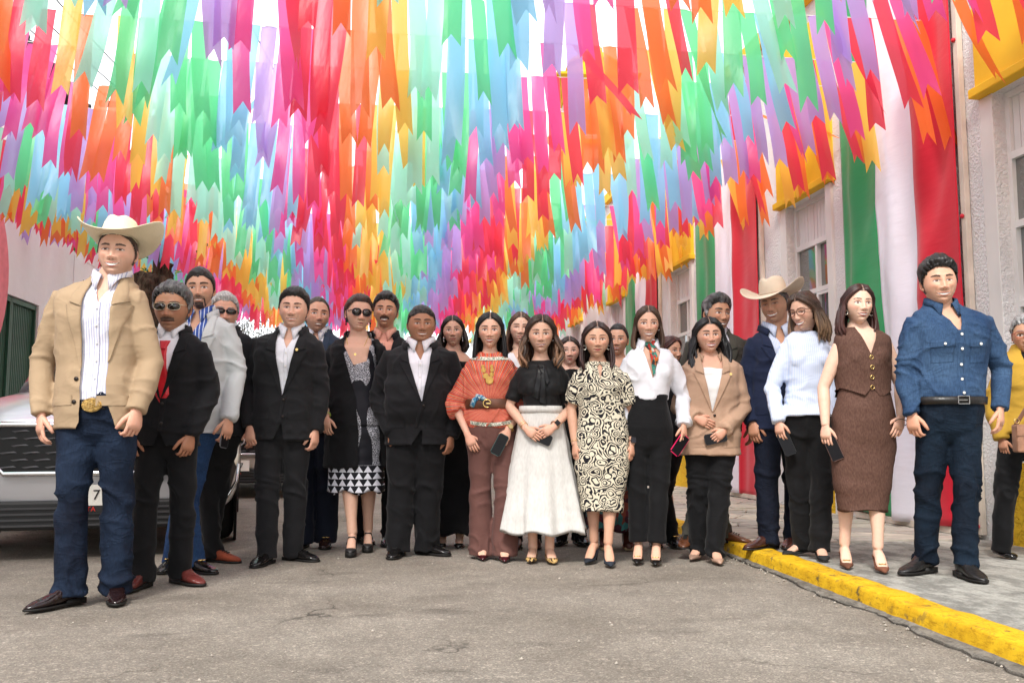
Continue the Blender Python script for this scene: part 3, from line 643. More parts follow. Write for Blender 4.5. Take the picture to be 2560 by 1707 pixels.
    hc = np.array(face.get('beardc', p['hairc']))
    mu = face.get('mustache', 0)
    if mu: blend(((z < -.047-.10*np.clip(ax-.018,0,1)*2) & (z > -.0635-.35*np.clip(ax-.018, 0, 1)) & (ax < .032))*1., hc, mu)
    go = face.get('goatee', 0)
    if go: blend((((z < -.081) & (ax < .022+.0*z)) | ((z < -.06) & (ax > .027) & (ax < .034) & (z > -.1)))*1., hc, go)
    # scalp
    hl = face.get('hairline', .072)
    sc = sstep(hl-.004, hl+.004, z+.018*sstep(.02,.06,ax)-.0) if not fem else sstep(hl, hl+.006, z)
    c[:] = c*(1-sc[:, None])+np.array(p['hairc'])*sc[:, None]
    back = (ca < .12) & (z > -.055); c[back] = p['hairc']
    return c
def add_attr(me, cols):
    at = me.color_attributes.new('Col', 'FLOAT_COLOR', 'POINT'); a = np.ones((len(cols), 4), np.float32); a[:, :3] = cols; at.data.foreach_set('color', a.ravel())
def skinmat():
    k = N('skin', .48, .35); q = k.n('ShaderNodeVertexColor'); q.layer_name = 'Col'
    k.col(k.mix(.35, q.outputs['Color'], k.ramp(k.noise(60, 3), [(.3, .88), (.7, 1.08)]), 'MULTIPLY')); k.inp('Subsurface Weight', .12); k.inp('Subsurface Radius', (1, .35, .2)); k.inp('Subsurface Scale', .012)
    k.bump(k.noise(220, 2), .08, .002); return k.m
M_skin = skinmat()
def hand(side, curl=.5, spread=.1):
    """wrist at origin, fingers to -z, back of the hand to -y, thumb towards side*(+x)... returned as G"""
    g = G(); s = side
    g.tube([(0,0,.03), (0,0,0), (0,-.002,-.03), (0,-.004,-.062), (0,0,-.086)], [(.025,.020), (.028,.019), (.038,.016), (.041,.0145), (.036,.011)], 12, up=(0,1,0))
    L = [.070, .078, .073, .058]
    for i in range(4):
        x = s*(.030-.0195*i); c = curl*(1+.18*i); p = V(x, 0, -.078+(.004 if i in (0, 3) else 0)); a = c*.35; pts = [p]; sp = s*(1.5-i)*spread*.3
        for q in (.44, .30, .26):
            d = V(sp, math.sin(a), -math.cos(a)).normalized(); p = p+d*L[i]*q; pts.append(p); a += c*.9
        g.tube([pts[0]+V(0,0,.02)]+pts, [.0088, .0090, .0083, .0074, .0056], 8, up=(1,0,0))
    p = V(s*.026, .004, -.022); d1 = V(s*.62, .30, -.72).normalized(); d2 = V(s*.25, .45, -.85).normalized()
    g.tube([p-d1*.012, p, p+d1*.036, p+d1*.036+d2*.028, p+d1*.036+d2*.050], [.012, .0135, .0115, .0098, .0065], 8, up=(0,1,0))
    return g
FAB = {}
def crease(k, st=.08):
    n1 = k.noise(5.5, 3, vec=k.map((1, 1, 1.7), rot=(0, .5, 0)), dist=.8); a = k.math('ABSOLUTE', k.math('SUBTRACT', k.math('MULTIPLY', n1, 2.0), 1.0)); k.bump(k.math('POWER', k.math('SUBTRACT', 1.0, a), 9.0), st, .02); k.bump(k.noise(11, 5, dist=.6), .08, .015)
def cloth(name, c, rough=.85, bump=.25, sc=260, sheen=.15, var=.08, spec=.2):
    if name in FAB: return FAB[name]
    k = N(name, rough, spec); lo = tuple(x*(1-var) for x in c); hi = tuple(min(1, x*(1+var)) for x in c)
    k.col(k.ramp(k.noise(4, 4), [(.3, lo), (.7, hi)])); k.inp('Sheen Weight', sheen*.4); crease(k); k.bump(k.noise(sc, 2), bump, .001)
    FAB[name] = k.m; return k.m
def stripes(name, base, line, period, duty, ang=0, bump=.2):
    if name in FAB: return FAB[name]
    k = N(name, .8, .2); x = k.xyz(k.map(rot=(0, ang, 0)))[0]
    x = k.math('ADD', x, k.math('MULTIPLY', k.noise(6, 2), .002))
    m = k.math('GREATER_THAN', k.math('FRACT', k.math('MULTIPLY', k.math('ADD', x, 5.0), 1/period)), 1-duty)
    k.col(k.mix(m, base, line)); crease(k); FAB[name] = k.m; return k.m
def denim(name, c, fade):
    if name in FAB: return FAB[name]
    k = N(name, .85, .2); x = k.xyz(); b = k.ramp(k.noise(3.0, 5, rough=.6), [(.35, c), (.7, fade)])
    b = k.mix(.6, b, k.ramp(k.noise(160, 2, vec=k.map((1,1,.25))), [(.3, .55), (.7, 1.2)]), 'MULTIPLY'); k.col(b); crease(k, .22); k.bump(k.noise(300, 2), .3, .001); FAB[name] = k.m; return k.m
def foliage_print(name, bg_, ink):
    k = N(name, .75, .25)
    v = k.n('ShaderNodeVectorMath', operation='ADD'); n1 = k.n('ShaderNodeTexNoise', Scale=9.0, Detail=2.0); k.nt.links.new(k.tc(), n1.inputs['Vector'])
    sc = k.n('ShaderNodeVectorMath', operation='SCALE'); sc.inputs['Scale'].default_value = .10; k.nt.links.new(n1.outputs['Color'], sc.inputs[0]); k.nt.links.new(k.tc(), v.inputs[0]); k.nt.links.new(sc.outputs[0], v.inputs[1])
    d = k.vor(17, vec=v.outputs[0], feature='F1'); s_ = k.math('SINE', k.math('MULTIPLY', d, 27.0)); n2 = k.noise(34, 2, vec=v.outputs[0]); 
    m = k.math('GREATER_THAN', k.math('ADD', s_, k.math('MULTIPLY', k.math('SUBTRACT', n2, .5), 3.2)), .12)
    k.col(k.mix(m, bg_, ink)); k.bump(k.noise(7, 4), .3, .02); return k.m
def triangles_print(name):
    k = N(name, .7, .25); o = k.xyz(); x, z = o[0], o[2]
    tri = k.math('ABSOLUTE', k.math('SUBTRACT', k.math('FRACT', k.math('MULTIPLY', k.math('ADD', x, 3.), 17.)), .5))
    row = k.math('FRACT', k.math('MULTIPLY', z, 21.))
    t1 = k.math('GREATER_THAN', k.math('SUBTRACT', k.math('MULTIPLY', tri, 2.0), row), .05)
    hem = k.math('MULTIPLY', t1, k.math('LESS_THAN', z, .62))
    lace = k.math('MULTIPLY', k.math('GREATER_THAN', k.vor(70, feature='DISTANCE_TO_EDGE'), .05), 0.85)
    lace = k.math('SUBTRACT', 1.0, lace)
    blob = k.math('GREATER_THAN', k.noise(5.0, 1, vec=k.map((1.4,1.4,.55), rot=(0,.5,0))), .47)
    up = k.math('MULTIPLY', k.math('MULTIPLY', lace, blob), k.math('GREATER_THAN', z, .62))
    k.col(k.mix(k.math('MAXIMUM', hem, up), (.008,.008,.012), (.70,.70,.76))); k.bump(k.noise(7, 4), .3, .02); return k.m
def rays_print(name, x0, z0):
    k = N(name, .6, .3); o = k.xyz(); x = k.math('SUBTRACT', o[0], x0); z = k.math('SUBTRACT', o[2], z0)
    a = k.math('ARCTAN2', z, x); r = k.math('SQRT', k.math('ADD', k.math('MULTIPLY', x, x), k.math('MULTIPLY', z, z)))
    f = k.math('FRACT', k.math('ADD', k.math('MULTIPLY', a, 5.5), k.math('ADD', k.math('MULTIPLY', k.noise(6, 2), .5), k.math('MULTIPLY', r, 1.2))))
    f2 = k.math('FRACT', k.math('ADD', k.math('MULTIPLY', a, 14.), k.math('MULTIPLY', k.noise(9, 2), .8)))
    c1 = k.ramp(f, [(0, (.42,.015,.02)), (.16, (.72,.10,.03)), (.3, (.80,.52,.28)), (.36, (.05,.03,.09)), (.44, (.75,.16,.04)), (.6, (.50,.02,.05)), (.72, (.78,.45,.25)), (.78, (.10,.03,.06)), (.86, (.70,.07,.04))], True)
    c2 = k.ramp(f2, [(0, (.85,.30,.10)), (.22, (.50,.02,.03)), (.5, (.8,.62,.42)), (.62, (.06,.03,.10)), (.74, (.62,.05,.05))], True)
    top = k.ramp(o[2], [(.0, 0.), (1, 1.)]); k.col(k.mix(.45, c1, c2))
    k.bump(k.noise(40, 3), .3, .008); k.bump(f, .5, .01); return k.m
def cells_print(name, cols, sc):
    k = N(name, .7, .25); c = k.n('ShaderNodeSeparateColor', Color=k.vor(sc, out='Color', vec=k.map((1,1,.8)))).outputs[0]; n_ = len(cols)
    k.col(k.ramp(k.math('ADD', k.math('MULTIPLY', c, .8), k.math('MULTIPLY', k.noise(sc*1.5, 2), .25)), [(i/n_*1.0, q) for i, q in enumerate(cols)], True)); return k.m
def leather(name, c, rough=.25, tex=90, bump=.25):
    if name in FAB: return FAB[name]
    k = N(name, rough, .5); k.col(k.ramp(k.noise(12, 3), [(.3, tuple(x*.6 for x in c)), (.7, tuple(min(1, x*1.25) for x in c))])); k.bump(k.vor(tex), bump, .003); FAB[name] = k.m; return k.m
def hairmat(name, root, tip):
    k = N(name, .42, .45); q = k.n('ShaderNodeVertexColor'); q.layer_name = 'Col'
    st = k.noise(1, 3, vec=k.map((150, 150, 9)))
    k.col(k.mix(.75, q.outputs['Color'], k.ramp(st, [(.3, .35), (.7, 1.7)]), 'MULTIPLY')); k.inp('Anisotropic', .5); k.bump(st, .5, .004); return k.m
M_hair = hairmat('hair_strands', None, None)
M_black_sole = plain('black_sole', (.012,.011,.010), .6)
def shoe(p, foot, kind, mat, nm='shoe', trim=None):
    """foot = (x, y, yaw deg) ankle position; builds shoe mesh in person space"""
    x, y, yw = foot; a = math.radians(yw); M = Matrix.Translation((x, y, 0)) @ Matrix.Rotation(a, 4, 'Z')
    s = p['S']; g = G(); fem = p['fem']; Lf = (.20 if not fem else .165)*s; Lb = .065*s
    def sec(t, w_, z0, z1, n=14):   # cross section at y=-t (toe is -y)
        r = []
        for j in range(n):
            b = 2*math.pi*j/n; cx_, cz_ = math.cos(b), math.sin(b)
            zz = (z0+z1)/2+(z1-z0)/2*math.copysign(abs(cz_)**.75, cz_); r.append((w_*math.copysign(abs(cx_)**.8, cx_), -t, zz))
        return r
    if kind in ('oxford', 'boot', 'loafer'):
        h = .10 if kind == 'boot' else .075; tp = 1.04 if kind == 'boot' else 1
        g.rings([sec(-Lb, .012, .03, .06), sec(-Lb*.85, .026, .018, h), sec(-Lb*.3, .034, .014, h+.03), sec(Lf*.15, .036, .014, h+.015), sec(Lf*.4, .040, .012, .07), sec(Lf*.65, .046, .010, .052), sec(Lf*.85, .040*(1/tp), .010, .040), sec(Lf*.97, .026, .010, .030), sec(Lf*1.03*tp, .008, .012, .022)])
        g.mi = 1
        st = [(-Lb-.004, .016), (-Lb*.8, .031), (-Lb*.1, .036), (Lf*.25, .036), (Lf*.6, .049), (Lf*.86, .043), (Lf*.99, .028), (Lf*1.05*tp, .010)]
        g.rings([[(w_, -t, 0.004), (w_, -t, .014), (-w_, -t, .014), (-w_, -t, 0.004)] for t, w_ in st])
        g.box(-.033, .033, -.028, Lb+.004, 0, .022 if kind != 'boot' else .03)
        mats = [mat, M_black_sole]
        if kind == 'loafer':
            g.mi = 2; g.torus((-.014, -Lf*.42, .078), .012, .003, 'z'); g.torus((.014, -Lf*.42, .078), .012, .003, 'z'); g.box(-.012, .012, -Lf*.42-.003, -Lf*.42+.003, .075, .082); mats.append(plain('gold_metal', (.75,.52,.2), .25, .5, 1))
        g.xf(M); o = g.build(nm, mats, p['root'], True)
        if kind == 'oxford':
            q = G(); 
            for i in range(4): q.box(-.014, .014, -Lf*.30-.018*i, -Lf*.30-.018*i+.004, .080-.006*i, .086-.0055*i)
            q.xf(M); q.build('shoelaces', plain('black_lace', (.01,.01,.01)), p['root'])
        return
    hh = {'pump': .055, 'flat': .010, 'kitten': .045, 'platform': .07, 'bootie': .04, 'pointflat': .012}[kind]
    toe = 1.10 if kind in ('pump', 'kitten', 'pointflat') else .98; base = .03 if kind == 'platform' else .004
    fz = lambda t: hh*np.clip(1-(t+.02)/(Lf*.72), 0, 1)**1.2+base
    ts = np.linspace(-Lb, Lf*toe, 14); W = lambda t: np.interp(t, [-Lb, -Lb*.6, Lf*.2, Lf*.6, Lf*.85, Lf*toe], [.012, .026, .029, .037, .030 if toe < 1 else .024, .006])
    # upper: low sides, closed toe box
    def up_h(t): return np.interp(t, [-Lb, -Lb*.5, Lf*.2, Lf*.52, Lf*.60, Lf*.9, Lf*toe], [.052, .045, .020, .018, .034, .026, .010])
    rs = []
    for t in ts:
        w_, z0 = float(W(t))*1.06, float(fz(t)); rs.append(sec(t, w_, z0, z0+float(up_h(t))))
    if kind == 'bootie': rs = [sec(t, w_, z0, z1) for t, w_, z0, z1 in ((-Lb, .02, .01, .14), (-Lb*.5, .034, .008, .17), (Lf*.1, .036, .008, .15), (Lf*.4, .038, .008, .085), (Lf*.75, .04, .008, .055), (Lf*.98, .012, .01, .03))]
    g.rings(rs); g.mi = 1
    if kind == 'platform': g.rings([[(W(t)*1.1, -t, .0), (W(t)*1.1, -t, float(fz(t))+.004), (-W(t)*1.1, -t, float(fz(t))+.004), (-W(t)*1.1, -t, .0)] for t in np.linspace(Lf*.3, Lf, 7)]); g.box(-.026, .026, -.01, Lb, 0, .1)
    elif hh > .03 and kind != 'bootie': g.tube([(0, Lb*.7, hh+.012), (0, Lb*.75, hh*.5), (0, Lb*.72, 0)], [.019, .009 if kind != 'kitten' else .006, .007 if kind != 'kitten' else .005], 8)
    elif kind == 'bootie': g.box(-.03, .03, -Lf*.9, Lb, 0, .02)
    g.xf(M); g.build(nm, [mat, M_black_sole if kind != 'bootie' else plain('tan_sole', (.45,.33,.2), .7)], p['root'], True)
    if kind in ('pump', 'kitten') and trim:
        q = G(); q.torus((-.009, -Lf*.66, fz(Lf*.66)+.042), .009, .0028, 'z'); q.torus((.009, -Lf*.66, fz(Lf*.66)+.042), .009, .0028, 'z'); q.xf(M); q.build('shoe_buckle', plain('gold_metal', (.75,.52,.2), .25, .5, 1), p['root'])
    if kind == 'kitten':
        q = G(); q.torus((0, -.0, .075), .040, .004, 'z', arc=1, sx=.8, sz=1.15); q.xf(M); q.build('heel_strap', mat, p['root'], True)
    if kind == 'platform':
        q = G(); q.tube([(-.036, -.03, .08), (-.02, -.05, .128), (.02, -.05, .128), (.036, -.03, .08)], [(.004, .012)]*4, 8); q.xf(M); q.build('ankle_strap', mat, p['root'], True)
FOOTZ = {'pump': .055, 'flat': .014, 'kitten': .045, 'platform': .085, 'pointflat': .016}
def foot_geo(g, p, foot, kind):   # bare instep and toes inside the shoe
    x, y, yw = foot; s = p['S']; Lf = .165*s; h = FOOTZ.get(kind, .01); q = G()
    q.tube([(0, .045*s, h+.022), (0, .01, h+.045), (0, -Lf*.25, h*.72+.045), (0, -Lf*.5, h*.35+.030), (0, -Lf*.8, .018)], [(.022,.022), (.030,.036), (.030,.026), (.034,.018), (.028,.010)], 12, up=(0,0,1))
    q.xf(Matrix.Translation((x, y, 0)) @ Matrix.Rotation(math.radians(yw), 4, 'Z')); g.raw(q.v, q.f)
def seg(a, b, t): return a.lerp(b, t)
def limb(g, pts, rads, n=14): g.tube(pts, rads, n, up=(0,1,0))
def torso_secs(p, grow=0, z0=None, z1=None, belly=0, hips=None, flare=0):
    H, sz, sw, fem = p['H'], p['sz'], p['sw'], p['fem']; b = p['bulk']; sx, hx0 = p['sx'], p['px']; S_ = p['S']
    wz, hz = .615*H, .515*H
    ww = (.148 if not fem else .118)*b*p['S'] if 'ww' not in p else p['ww']; hw = (.160 if not fem else .162)*b*p['S'] if 'hw' not in p else p['hw']
    bd = p.get('belly', 0)*.01
    S = [(hz-.06*H, 0, hw*.97, .108*b), (hz, 0, hw, .115*b), (hz+.05*H, -bd*.6, (hw+ww)/2*1.01, .112*b+bd*.8), (wz, -bd, ww, .102*b+bd), (wz+.06*H, -bd*.8, ww*1.06, .106*b+bd*.7),
         (sz-.17, -.006, sw*.93+.0*b, (.122 if not fem else .108)*b), (sz-.09, 0, sw*.99, (.120 if not fem else .104)*b), (sz-.035, .005, sw*1.0, .100*b), (sz-.002, .010, sw*.95, .086), (sz+.026, .014, sw*.76, .074), (sz+.050, .018, sw*.46, .066), (sz+.078, .020, .066*S_, .060*S_), (sz+.100, .020, .054*S_, .052*S_)]
    out = []
    for z, cy, w_, d_ in S:
        t = min(1, max(0, (z-hz)/(sz-hz))); t2 = min(1, max(0, (z-sz)/.06)); out.append((z, hx0+(sx-hx0)*t+(p['nx']-sx)*t2, cy+p.get('leany', 0)*t, w_+grow, d_+grow*(1 if z < sz else .6)))
    def at(z):
        zs = [q[0] for q in out]; return tuple(float(np.interp(z, zs, [q[i] for q in out])) for i in range(5))
    if z0 is not None:
        lo = at(z0); lo = (z0,)+lo[1:3]+(lo[3]+flare, lo[4]+flare); 
        if z0 < out[0][0]: lo = (z0, out[0][1], out[0][2], out[0][3]+flare, out[0][4]+flare); out = [lo]+out
        else: out = [lo]+[q for q in out if q[0] > z0+.01]
    if z1 is not None: out = [q for q in out if q[0] < z1-.005]+[at2(S, p, out, z1)]
    return out
def at2(S, p, out, z):
    zs = [q[0] for q in out]; return tuple(float(np.interp(z, zs, [q[i] for q in out])) for i in range(5))
def bust(g, p, k=1.0, grow=0):
    if not p['fem']: return
    z = p['sz']-.135*p['S']; r = (.058*k)*p['S']+grow*.5
    for s in (-1, 1): g.ball((p['sx']+s*.068*p['S'], -.066*p['bulk']-grow*.7, z), (r, r*.82, r*1.0), 14, 10)
def arm_pts(p, side):
    j = p['arms'][side]; sh = V(*j[0]); el = V(*j[1]); wr = V(*j[2]); return sh, el, wr
def sleeve(g, p, side, grow, upto=1.0, cuff=None, puff=0):
    grow = grow*.72
    sh, el, wr = arm_pts(p, side); f = (.84 if p['fem'] else 1)*p.get('armk', 1); s = 1 if side == 'b' else -1
    pts = [V(p['sx']+s*p['sw']*.55, sh.y, sh.z-.01), sh, seg(sh, el, .35), seg(sh, el, .7), el, seg(el, wr, .35), seg(el, wr, .75), wr]
    r = [.05*f, .058*f+puff, .053*f+puff, .047*f, .043*f, .042*f, .036*f, .031*f]; r = [q+grow for q in r]
    if cuff: r[-1] = cuff; r[-2] = (r[-2]+cuff)/2
    n_ = {1.0: 8, .75: 7, .5: 5, .4: 4}.get(upto, 8); P_, R_ = pts[:n_], r[:n_]
    if upto == .4: P_[-1] = seg(sh, el, .8); R_[-1] = .05*f+grow
    g.tube(P_, R_, 16, up=(0,1,0))
def fold(me, p, amp=.008, kind='jacket'):
    q = arr(me); nn = normals(me); s = p['seed']*3.7
    zs = {'jacket': (6, 6, 12), 'trousers': (7, 7, 10), 'drape': (16, 16, 2.2), 'shirt': (9, 9, 12)}[kind]
    a = q*np.array(zs)+s; warp = vnoise(q*4+s)[:, None]*np.array([1.2, 1.2, 1.6]); a[:, 2] += a[:, 0]*.45; n1 = np.clip(1-2.0*np.abs(vnoise(a+warp)), 0, 1)**1.7*1.9-.35; n2 = vnoise(q*np.array([14, 14, 20])+s)
    wgt = np.ones(len(q))
    for side in ('a', 'b'):
        sh, el, wr = arm_pts(p, side)
        if kind in ('jacket', 'shirt'): wgt += .75*np.exp(-(np.linalg.norm(q-np.array(el), axis=1)/.11)**2)+.6*np.exp(-(np.linalg.norm(q-np.array(wr), axis=1)/.10)**2)+.5*np.exp(-(np.linalg.norm(q-np.array(sh)+np.array([0,0,.08]), axis=1)/.07)**2)
    if kind == 'trousers': wgt = .55+1.0*np.exp(-((q[:, 2]-.27*p['H'])/.10)**2)+1.1*np.exp(-((q[:, 2]-.05*p['H'])/.07)**2)+.7*np.exp(-((q[:, 2]-.47*p['H'])/.04)**2)
    q += nn*((n1*.75+n2*.3-.2)*wgt*amp*(.72 if kind in ('jacket', 'shirt') else 1.0))[:, None]; setarr(me, q)
def bvh(me):
    bm = bmesh.new(); bm.from_mesh(me); t = BVHTree.FromBMesh(bm); bm.free(); return t
def onsurf(t, x, z, off=.004, default=-.12):
    
    for i in range(9):
        h = t.ray_cast(V(x, -1.2, z-.012*i), V(0, 1, 0))
        if h[0]: return (x, h[0].y-off, z-.012*i)
    return (x, default-off, z)
def patch(t, quad, off=.005, nu=6, nv=14, edge=.003, curve=0):
    """quad: 4 (x,z) corners a,b,c,d : a-b along u at v=0, d-c at v=1; draped on the garment"""
    a, b, c, d = [Vector(q) for q in quad]; rows = []
    for j in range(nv+1):
        v = j/nv; l, r = a.lerp(d, v), b.lerp(c, v); row = []
        for i in range(-1, nu+2):
            u = min(1, max(0, i/nu)); q = l.lerp(r, u); o = -.004 if i in (-1, nu+1) else off+edge*u
            row.append(onsurf(t, q.x+curve*math.sin(math.pi*v)*(1), q.y, o))
        rows.append(row)
    g = G(); g.rings(rows, closed=False, caps=False); return g
def inpoly(x, z, poly):
    ins = np.zeros(len(x), bool); n = len(poly)
    for i in range(n):
        x1, z1 = poly[i]; x2, z2 = poly[(i+1) % n]; c = ((z1 > z) != (z2 > z)) & (x < (x2-x1)*(z-z1)/((z2-z1) if z2 != z1 else 1e-9)+x1); ins ^= c
    return ins
def cut(me, poly, p):
    """open the front of a garment inside the polygon (x,z) and pull the rim on to its outline"""
    bm = bmesh.new(); bm.from_mesh(me); bm.faces.ensure_lookup_table()
    cs = np.array([f.calc_center_median() for f in bm.faces]); ns = np.array([f.normal for f in bm.faces])
    m = inpoly(cs[:, 0], cs[:, 2], poly) & (ns[:, 1] < .25) & (cs[:, 1] < .03)
    bmesh.ops.delete(bm, geom=[bm.faces[i] for i in np.nonzero(m)[0]], context='FACES')
    P = [Vector(q) for q in poly]
    for v in bm.verts:
        if v.is_boundary and v.co.y < .05:
            q = Vector((v.co.x, v.co.z)); best = None
            for i in range(len(P)):
                a, b = P[i], P[(i+1) % len(P)]; ab = b-a; t = max(0, min(1, (q-a).dot(ab)/max(ab.length_squared, 1e-9))); r = a+ab*t; d = (r-q).length
                if best is None or d < best[0]: best = (d, r)
            if best[0] < .014: v.co.x, v.co.z = best[1].x, best[1].y
    bm.to_mesh(me); bm.free(); me.update()
def person(**k):
    p = dict(k); p['fem'] = p.get('sex', 'm') == 'f'; H = p['H']; S = p['S'] = H/1.75; fem = p['fem']; p['bulk'] = p.get('bulk', 1.0)*S
    sa, sb = p['sa'], p['sb']; p['sx'] = (sa[0]+sb[0])/2; p['sw'] = (sb[0]-sa[0])/2*p.get('swk', .93); p['sz'] = (sa[1]+sb[1])/2+p.get('sh', .04)-.02; p['nx'] = p['sx']+.65*(p['hx']-p['sx']); p['skin'] = tuple(min(.85, q*1.22) for q in p['skin'])
    ft = p['ft']; p['px'] = p.get('px', (ft[0][0]+ft[1][0])/2*.6+p['sx']*.4)
    root = empty('person', p['c'], -YAW, p['label'], 'person', p.get('group', 'people standing in a row for the photo')); p['root'] = root
    root.rotation_euler = (0, 0, -YAW)
    def jt(side):
        s = -1 if side == 'a' else 1; d = p.get('s'+side); e = p.get('e'+side) or (d[0]+s*.05, d[1]-.30*S); w_ = p.get('w'+side) or (e[0]-s*.015, e[1]-.25*S)
        return ((p['sx']+s*p['sw']*(.94 if fem else .99), .012, p['sz']-(.074 if fem else .058)+(d[1]-(sa[1]+sb[1])/2)*.7), (e[0], p.get('ey'+side, .03), e[1]), (w_[0], p.get('wy'+side, -.03), w_[1]))
    p['arms'] = {'a': jt('a'), 'b': jt('b')}
    f = .84 if fem else 1.0
    # ---------------- head
    hk = p['hh']/.232*1.055; fc = p['face']; fc['sd'] = p['seed']; fc.setdefault('nose', .9+.3*((p['seed']*37) % 10)/10); az, el = head_grid(fem); A, E = np.meshgrid(az, el); sh = A.shape; A, E = A.ravel(), E.ravel()
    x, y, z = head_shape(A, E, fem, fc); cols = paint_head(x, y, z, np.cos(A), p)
    nA, nE = len(az), len(el); hv = np.stack([x, y, z], -1)
    faces = [(j*nA+i, j*nA+(i+1) % nA, (j+1)*nA+(i+1) % nA, (j+1)*nA+i) for j in range(nE-1) for i in range(nA)]
    faces += [tuple(range(nA))[::-1], tuple((nE-1)*nA+i for i in range(nA))]
    top = H-p.get('hairup', .016)*S; cz = top-.115*hk
    hy, hp, hr = [math.radians(q) for q in p.get('look', (0, 0, 0))]
    MH = Matrix.Translation((p['hx'], p.get('hy', -.02), cz)) @ Matrix.Rotation(hy, 4, 'Z') @ Matrix.Rotation(hp, 4, 'X') @ Matrix.Rotation(hr, 4, 'Y') @ Matrix.Scale(hk, 4)
    p['MH'] = MH; MHn = np.array(MH); T = lambda q: q @ MHn[:3, :3].T+MHn[:3, 3]
    # ears
    eg = G()
    for s in (-1, 1):
        q = G(); q.torus((0,0,0), .021, .0055, 'x', 14, 6, 1.0, .72, 1.2); q.ball((s*-.004, .0, -.003), (.006, .013, .022), 8, 6); q.ball((0, -.004, -.024), (.006, .009, .010), 8, 6)
        q.xf(Matrix.Translation((s*.0745*fc.get('w', 1)*(1 if not fem else .955), .006, -.006)) @ Matrix.Rotation(-s*.42, 4, 'Z')); eg.raw(q.v, q.f)
    # ---------------- trunk and limbs
    g = G(); bs_ = torso_secs(p, -.004); a0, a1, a2 = bs_[0], bs_[1], bs_[2]; g.torso([(a1[0]-.02*H, a1[1], 0, a1[3]*.72, a1[4]*.5), (a2[0]-.02*H, a2[1], a2[2], a2[3]*.93, a2[4]*.86)]+bs_[3:]); bust(g, p)
    nk = (.050 if fem else .060)*S*p.get('neckk', 1)*(1.0); nb = V(p['nx'], .018, p['sz']+.055); nt_ = MH @ V(0, .018, -.055)
    g.tube([nb-V(0,0,.06), nb+V(0,0,.005), seg(nb, nt_, .55), nt_, nt_+V(0,0,.04)], [nk*1.35, nk*1.12, nk*.98, nk, nk*.95], 16)
    for side in ('a', 'b'):
        s_, e_, w_ = arm_pts(p, side); s = 1 if side == 'b' else -1
        limb(g, [V(p['sx']+s*p['sw']*.5, .01, s_.z-.01), s_, seg(s_, e_, .35), seg(s_, e_, .75), e_, seg(e_, w_, .3), seg(e_, w_, .7), w_], [r*f*S*p.get('armk', 1) for r in (.045, .052, .048, .042, .039, .040, .032, .026)])
    lh = p.get('heel', 0)
    for i, fo in enumerate(ft):
        s = -1 if i == 0 else 1; hx_ = p['px']+s*.082*S; fo_ = V(fo[0], fo[1], .075+lh); kn = V((hx_+fo[0])/2+p.get('kneex', 0), fo[1]*.5-.015, .285*H)
        if fem: kn.x = (hx_*.45+fo[0]*.55)
        limb(g, [V(hx_, 0, .52*H), V(hx_, 0, .46*H), seg(V(hx_, 0, .46*H), kn, .5), kn, seg(kn, fo_, .32)+V(0,.018,0), seg(kn, fo_, .75), fo_], [r*S for r in (.060, .066, .062, .050, .053, .035, .034)])
        if p.get('barefoot'): foot_geo(g, p, fo, p['barefoot'])
    tm = remesh(g, .0075 if p.get('bare') else .014, 3); tv = arr(tm); tf = [tuple(q.vertices) for q in tm.polygons]; bpy.data.meshes.remove(tm)
    b = G(); V0 = T(hv); b.raw(V0, faces); C = [cols]
    ev = T(np.array(eg.v)); b.raw(ev, eg.f); C.append(np.tile(np.array(p['skin'])*np.array([1.0,.86,.84]), (len(ev), 1)))
    b.raw(tv, tf); legc = np.tile(p.get('armskin', p['skin']), (len(tv), 1)); C.append(legc)
    # hands
    for side in ('a', 'b'):
        hd = p.get('hand'+side, (0, 0, 0, .5)); rot = Matrix.Rotation(math.radians(hd[0]), 4, 'Z') @ Matrix.Rotation(math.radians(hd[2]), 4, 'Y') @ Matrix.Rotation(math.radians(hd[1]), 4, 'X')
        s = 1 if side == 'a' else -1      # thumb side for a relaxed arm faces the body
        q = hand(s*p.get('thumb'+side, 1), hd[3]); 
        _, e_, w_ = arm_pts(p, side); M = Matrix.Translation(w_) @ (Matrix.Rotation(math.radians(hd[0]), 4, 'Z') if False else Matrix.Identity(4))
        # hand axis follows (dx,dy,dz)
        ax_ = hd[4] if len(hd) > 4 else tuple((w_-e_).normalized()*.5+V(0,0,-.5)); dz = V(*ax_).normalized(); yb = Matrix.Rotation(math.radians(hd[0]), 3, 'Z') @ V(0,1,0); zz = -dz; xx = yb.cross(zz).normalized(); yy = zz.cross(xx).normalized()
        R = Matrix((xx, yy, zz)).transposed().to_4x4(); hs = S*(.88 if fem else 1.02)*p.get('handk', 1); q.xf(M @ R @ Matrix.Scale(hs, 4)); b.raw(q.v, q.f); C.append(np.tile(np.array(p.get('armskin', p['skin']))*np.array([1.02,.92,.9]), (len(q.v), 1)))
        p['H'+side] = (M @ R @ Matrix.Scale(hs, 4))
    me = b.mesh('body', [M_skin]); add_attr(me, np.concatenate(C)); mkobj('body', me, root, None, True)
    return p
def garment(p, name, mat, z0, z1=None, grow=.016, sleeves=1.0, cuff=None, flare=0, amp=.008, vox=.0095, kind='jacket', polys=(), puff=0, extra=None, bustk=1.0, sg=None):
    g = G(); g.torso(torso_secs(p, grow, z0, z1, flare=flare)); bust(g, p, bustk, grow)
    if sleeves:
        for side in ('a', 'b'): sleeve(g, p, side, sg if sg is not None else grow*1.0, sleeves, cuff, puff)
    if extra: extra(g)
    me = remesh(g, vox, 3); fold(me, p, amp, kind); t = bvh(me)
    for q in polys: cut(me, q, p)
    o = mkobj(name, me, p['root'], mat, True); return o, t
